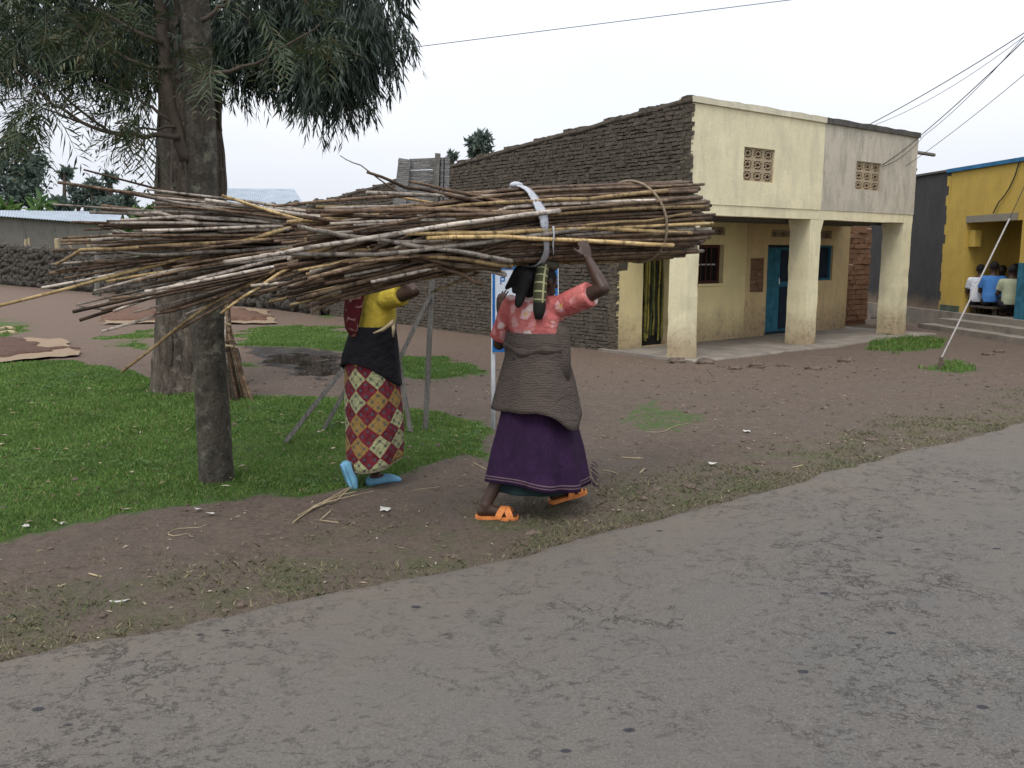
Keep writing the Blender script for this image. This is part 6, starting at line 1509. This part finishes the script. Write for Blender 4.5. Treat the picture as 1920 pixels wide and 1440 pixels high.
# ------------------------------------------------------------------ drying mats and grain
def mat_px(name, corners, label, grain_poly, gm, h=.05):
    P = [gp(*c) for c in corners]; c0 = sum(P) / 4; n = 14; rt_ = []
    root = empty(name, (c0[0], c0[1], 0), label, 'mat'); V, F_ = [], []
    for i in range(n + 1):
        for j in range(n + 1):
            a, b = i / n, j / n; p = P[0] * (1 - a) * (1 - b) + P[1] * a * (1 - b) + P[2] * a * b + P[3] * (1 - a) * b
            e = min(a, b, 1 - a, 1 - b); z = float(terr(p[0], p[1])) + .022 + (.03 * vnoise(p[0] * 5, p[1] * 5, 3) if e < .1 else .004)
            q = p + A(*(rng.normal(size=2) * .03), 0); V.append((q[0], q[1], z))
    for i in range(n):
        for j in range(n): k = i * (n + 1) + j; F_.append((k, k + n + 1, k + n + 2, k + 1))
    me = bpy.data.meshes.new('woven_sheet'); me.from_pydata(V, [], F_); link_mesh('woven_sheet', me, M['mat'], root)
    G = px_poly(grain_poly); lo_, hi_ = G.min(0) - .3, G.max(0) + .3; xs, ys = np.linspace(lo_[0], hi_[0], 46), np.linspace(lo_[1], hi_[1], 46); XX, YY = np.meshgrid(xs, ys)
    sd = sdpoly(XX, YY, G) + (fbm(XX * 3, YY * 3, 3, 5) - .5) * .5; ZZ = terr(XX, YY) + np.where(sd < 0, .03 + h * np.clip(-sd / .5, 0, 1) ** .5 * (.6 + .8 * fbm(XX * 2, YY * 2, 3, 8)), -.02)
    idx_ = np.arange(46 * 46).reshape(46, 46); F2 = np.stack([idx_[:-1, :-1].ravel(), idx_[:-1, 1:].ravel(), idx_[1:, 1:].ravel(), idx_[1:, :-1].ravel()], 1); keep = (sd.ravel()[F2] < .12).any(1)
    o = link_mesh('grain', mesh_np('grain', np.stack([XX.ravel(), YY.ravel(), ZZ.ravel()], 1), F2[keep]), gm, root, None, True); o['kind'] = 'stuff'
mat_px('drying_mat', [(-70, 690), (152, 672), (122, 641), (-40, 640)], 'tan woven mat of dark drying grain at the turf edge', [(-60, 640), (40, 638), (80, 655), (128, 655), (60, 668), (10, 672), (-60, 665)], M['grain'])
mat_px('drying_mat', [(425, 610), (520, 608), (500, 585), (425, 578)], 'tan sheet of reddish drying grain below the rubble wall beside the gum trunk', [(418, 606), (500, 604), (505, 598), (460, 585), (425, 582)], M['grain_red'], .12)
mat_px('drying_mat', [(195, 612), (300, 608), (300, 580), (195, 584)], 'sheet of red brown grain in the lane in front of the corner post', [(195, 606), (300, 604), (300, 584), (230, 582), (195, 590)], M['grain_red'], .1)
for q, lb in (([(0, 621), (12, 618), (26, 620)], 'short dry log lying on the small turf patch by the lane'), ([(0, 629), (15, 626), (30, 628)], 'second dry log beside the short one on the lane turf')):
    mb = MB(); mb.tube([gp(*p) + A(0, 0, .04) for p in q], .04, 7); tag(mb.build('log', M['straw'], None, tuple(gp(*q[1]))), lb, 'log')
mb = MB(); mb.tube([gp(150, 577) + A(0, 0, .03), gp(190, 582) + A(0, 0, .04), gp(235, 596) + A(0, 0, .03), gp(275, 600) + A(0, 0, .03)], [.03, .035, .03, .02], 6); tag(mb.build('fallen_branch', M['twig'], None, tuple(gp(190, 582))), 'thin fallen branch on the red earth of the lane', 'branch')

# ------------------------------------------------------------------ things lying on the verge
def on(px, py, dz=.006): p = gp(px, py); p[2] = float(terr(p[0], p[1])) + dz; return p
hay = empty('straw_bunch', tuple(on(600, 960)), 'bunch of long pale dry stalks lying on the path behind the blue shoes', 'straw')
for a in ([(549, 991), (590, 962), (625, 942), (664, 924)], [(552, 989), (600, 958), (640, 938), (668, 934)], [(560, 982), (610, 950), (650, 930), (662, 918)], [(575, 972), (615, 953), (650, 942), (700, 930)], [(600, 958), (630, 946), (655, 928), (668, 915)], [(620, 972), (600, 984), (635, 988)]):
    mb = MB(); mb.tube([on(*p, .012 + random.random() * .012) for p in a], [.004, .004, .003, .0015][:len(a)], 5); mb.build('stalk', M['straw'], hay)
for i, (a, r_, nm, lb, ct) in enumerate((([(390, 988), (375, 994), (345, 996), (322, 1003), (314, 1011), (330, 1014), (350, 1008), (358, 1012), (368, 1016)], .004, 'dry_vine', 'curled dry vine lying on the bare path', 'vine'),
        ([(198, 1133), (225, 1136), (250, 1128)], .008, 'cane_peel', 'curved whitish cane peel on the roadside', 'peel'), ([(162, 1084), (178, 1088), (195, 1091)], .007, 'cane_chip', 'tan cane chip pointing at the grassy roadside', 'chip'), ([(110, 1113), (118, 1109), (126, 1104)], .006, 'cane_chip', 'small orange tan cane chip beside the longer chip', 'chip'),
        ([(884, 872), (900, 880), (918, 890)], .006, 'dry_stalk', 'pale bent stalk touching the purple skirt hem', 'stalk'), ([(1125, 888), (1145, 892), (1160, 898)], .005, 'dry_stalk', 'thin pale stalk beside the orange sandal toe', 'stalk'), ([(1160, 862), (1190, 866), (1212, 865)], .007, 'dry_stalk', 'longer pale stalk in the bare yard ahead of the sandals', 'stalk'), ([(1200, 810), (1245, 812), (1262, 800), (1300, 795)], .004, 'string', 'thin pale string trailing over the yard grass', 'string'), ([(1198, 898), (1206, 888), (1210, 884)], .009, 'husk', 'pale split husk standing on the verge', 'husk'), ([(760, 932), (800, 928), (835, 920)], .003, 'dry_stalk', 'very thin pale stalk lying across the trodden path', 'stalk'), ([(1560, 834), (1590, 832), (1610, 826)], .005, 'dry_stalk', 'pale stalk at the far grassy road edge', 'stalk'), ([(1480, 878), (1500, 874), (1508, 872)], .007, 'husk', 'yellowish husk on the grassy asphalt edge', 'husk'))):
    mb = MB(); q_ = [on(*p, .006) for p in a]; q_ = [x for i_ in range(len(q_) - 1) for x in (q_[i_] * .75 + q_[i_ + 1] * .25 + A(*(rng.normal(size=2) * .006), 0), q_[i_] * .25 + q_[i_ + 1] * .75)]; mb.tube(q_, [r_ * .6 * (.4 + .8 * math.sin(math.pi * (i_ + .5) / len(q_))) for i_ in range(len(q_))], 5); tag(mb.build(nm, M['straw'] if 'peel' not in nm else M['paper'], None, tuple(on(*a[0]))), lb, ct)
for px, py, s_, lb in ((722, 961, .05, 'crumpled pale leaf on the path between the two walkers'), (372, 964, .035, 'white scrap of paper at the turf edge by the path'), (395, 972, .03, 'small white scrap beside the paper scrap'), (48, 994, .03, 'white scrap on the turf edge'), (118, 989, .025, 'small pale scrap on the lower turf edge'), (1335, 874, .04, 'pale flat leaf near a dark stone on the yard'), (1400, 815, .04, 'white scrap on the bare yard before the grass tufts')):
    p = on(px, py, .01); mb = MB(); n = 8; mb.add([p + A(0, 0, .012)] + [p + A(math.cos(t) * s_ * random.uniform(.5, 1), math.sin(t) * s_ * random.uniform(.4, .8), random.uniform(0, .02)) for t in np.linspace(0, 6.283, n + 1)[:-1]], [(0, 1 + k, 1 + (k + 1) % n) for k in range(n)]); o = mb.build('scrap', M['paper'], None, tuple(p)); tag(o, lb, 'litter'); sm = o.modifiers.new('thickness', 'SOLIDIFY'); sm.thickness = .002
CL = [(1322, 684, .14, 'dark earth clod at the foot of the corner column'), (1378, 694, .12, 'dark earth clod in front of the porch slab'), (1418, 692, .13, 'rough clod beside the porch slab edge'), (1353, 690, .07, 'small clod between two larger porch clods'), (1468, 688, .09, 'clod below the porch slab middle'), (1525, 694, .12, 'flat clod before the middle column'), (1586, 680, .14, 'broad clod on the yard before the end column'), (1270, 682, .16, 'mound of loose earth heaped at the corner column base'), (1425, 868, .055, 'dark stone on the bare yard near the asphalt'), (1143, 822, .06, 'dark upright clod behind the purple skirt'), (1632, 828, .06, 'dark flat stone by the verge tufts'), (1850, 668, .12, 'brown clod below the yellow building steps'), (1872, 662, .10, 'brown clod uphill of the clod below the steps'), (995, 1000, .05, 'dark stone on the roadside under the sandal'), (845, 1044, .05, 'dark pebble at the asphalt edge'), (1230, 924, .05, 'dark clod on the scrubby roadside'), (1290, 917, .055, 'dark lump in the verge straw')]
for px, py, s_, lb in CL:
    s_ *= .72; p = on(px, py, 0); mb = MB(); mb.loft(rock((p[0], p[1], p[2] + s_ * .05), s_, 14, 9, .26, (1.3, 1, .6))); tag(mb.build('earth_clod', M['clod'], None, tuple(p), False), lb, 'clod')
rub = MB()
for i in range(60):
    px = random.choice([random.uniform(1630, 1720), random.uniform(870, 1160), random.uniform(1700, 1790)]); py = {True: random.uniform(588, 604)}.get(px > 1600, 622 + (px - 870) / 290 * 36 + random.uniform(-6, 4)); p = on(px, py, 0); s_ = random.uniform(.05, .16) if px > 1600 else random.uniform(.04, .11); rub.loft(rock((p[0], p[1], s_ * .3), s_, 7, 5, .2))
tag(rub.build('rubble', M['stone'], None, (0, 0, 0)), 'loose dark stones along the foot of the mud and grey walls', 'rubble', None, 'stuff')
def litter():
    n = 5200; X = rng.uniform(-4.5, 9, n); Y = rng.uniform(3, 13.5, n); rd = road_d(X, Y); g = masks(X, Y)[0]
    k = (rd > .02) & ((g < .4) | (rng.random(n) < .12)); X, Y = X[k], Y[k]; n = len(X); Z = terr(X, Y) + .006; lv = Leaves(); th = rng.uniform(0, 6.283, n)
    lv.add(np.stack([X, Y, Z], 1), np.stack([np.cos(th), np.sin(th), rng.uniform(-.03, .15, n)], 1), A(0, 0, 1) + unit(n) * .25, rng.uniform(.012, .05, n), rng.uniform(.004, .014, n))
    tag(link_mesh('leaf_litter', lv.mesh('leaf_litter'), M['leafdry']), 'scattered dry leaf bits and straw on the bare earth', 'litter', None, 'stuff')
    pb_ = MB()
    for i in range(1100):
        x, y = random.uniform(-3.5, 8), random.uniform(3.2, 12); 
        if road_d(x, y) < .02 or abs(x) / y > .68: continue
        s_ = random.uniform(.006, .022) * (1.5 if random.random() < .08 else 1); pb_.loft(rock((x, y, float(terr(x, y)) + s_ * .2), s_, 5, 4, .2))
    tag(pb_.build('pebbles', M['clod']), 'small crumbs of earth and pebbles on the trodden yard', 'pebbles', None, 'stuff')
litter()
weeds()
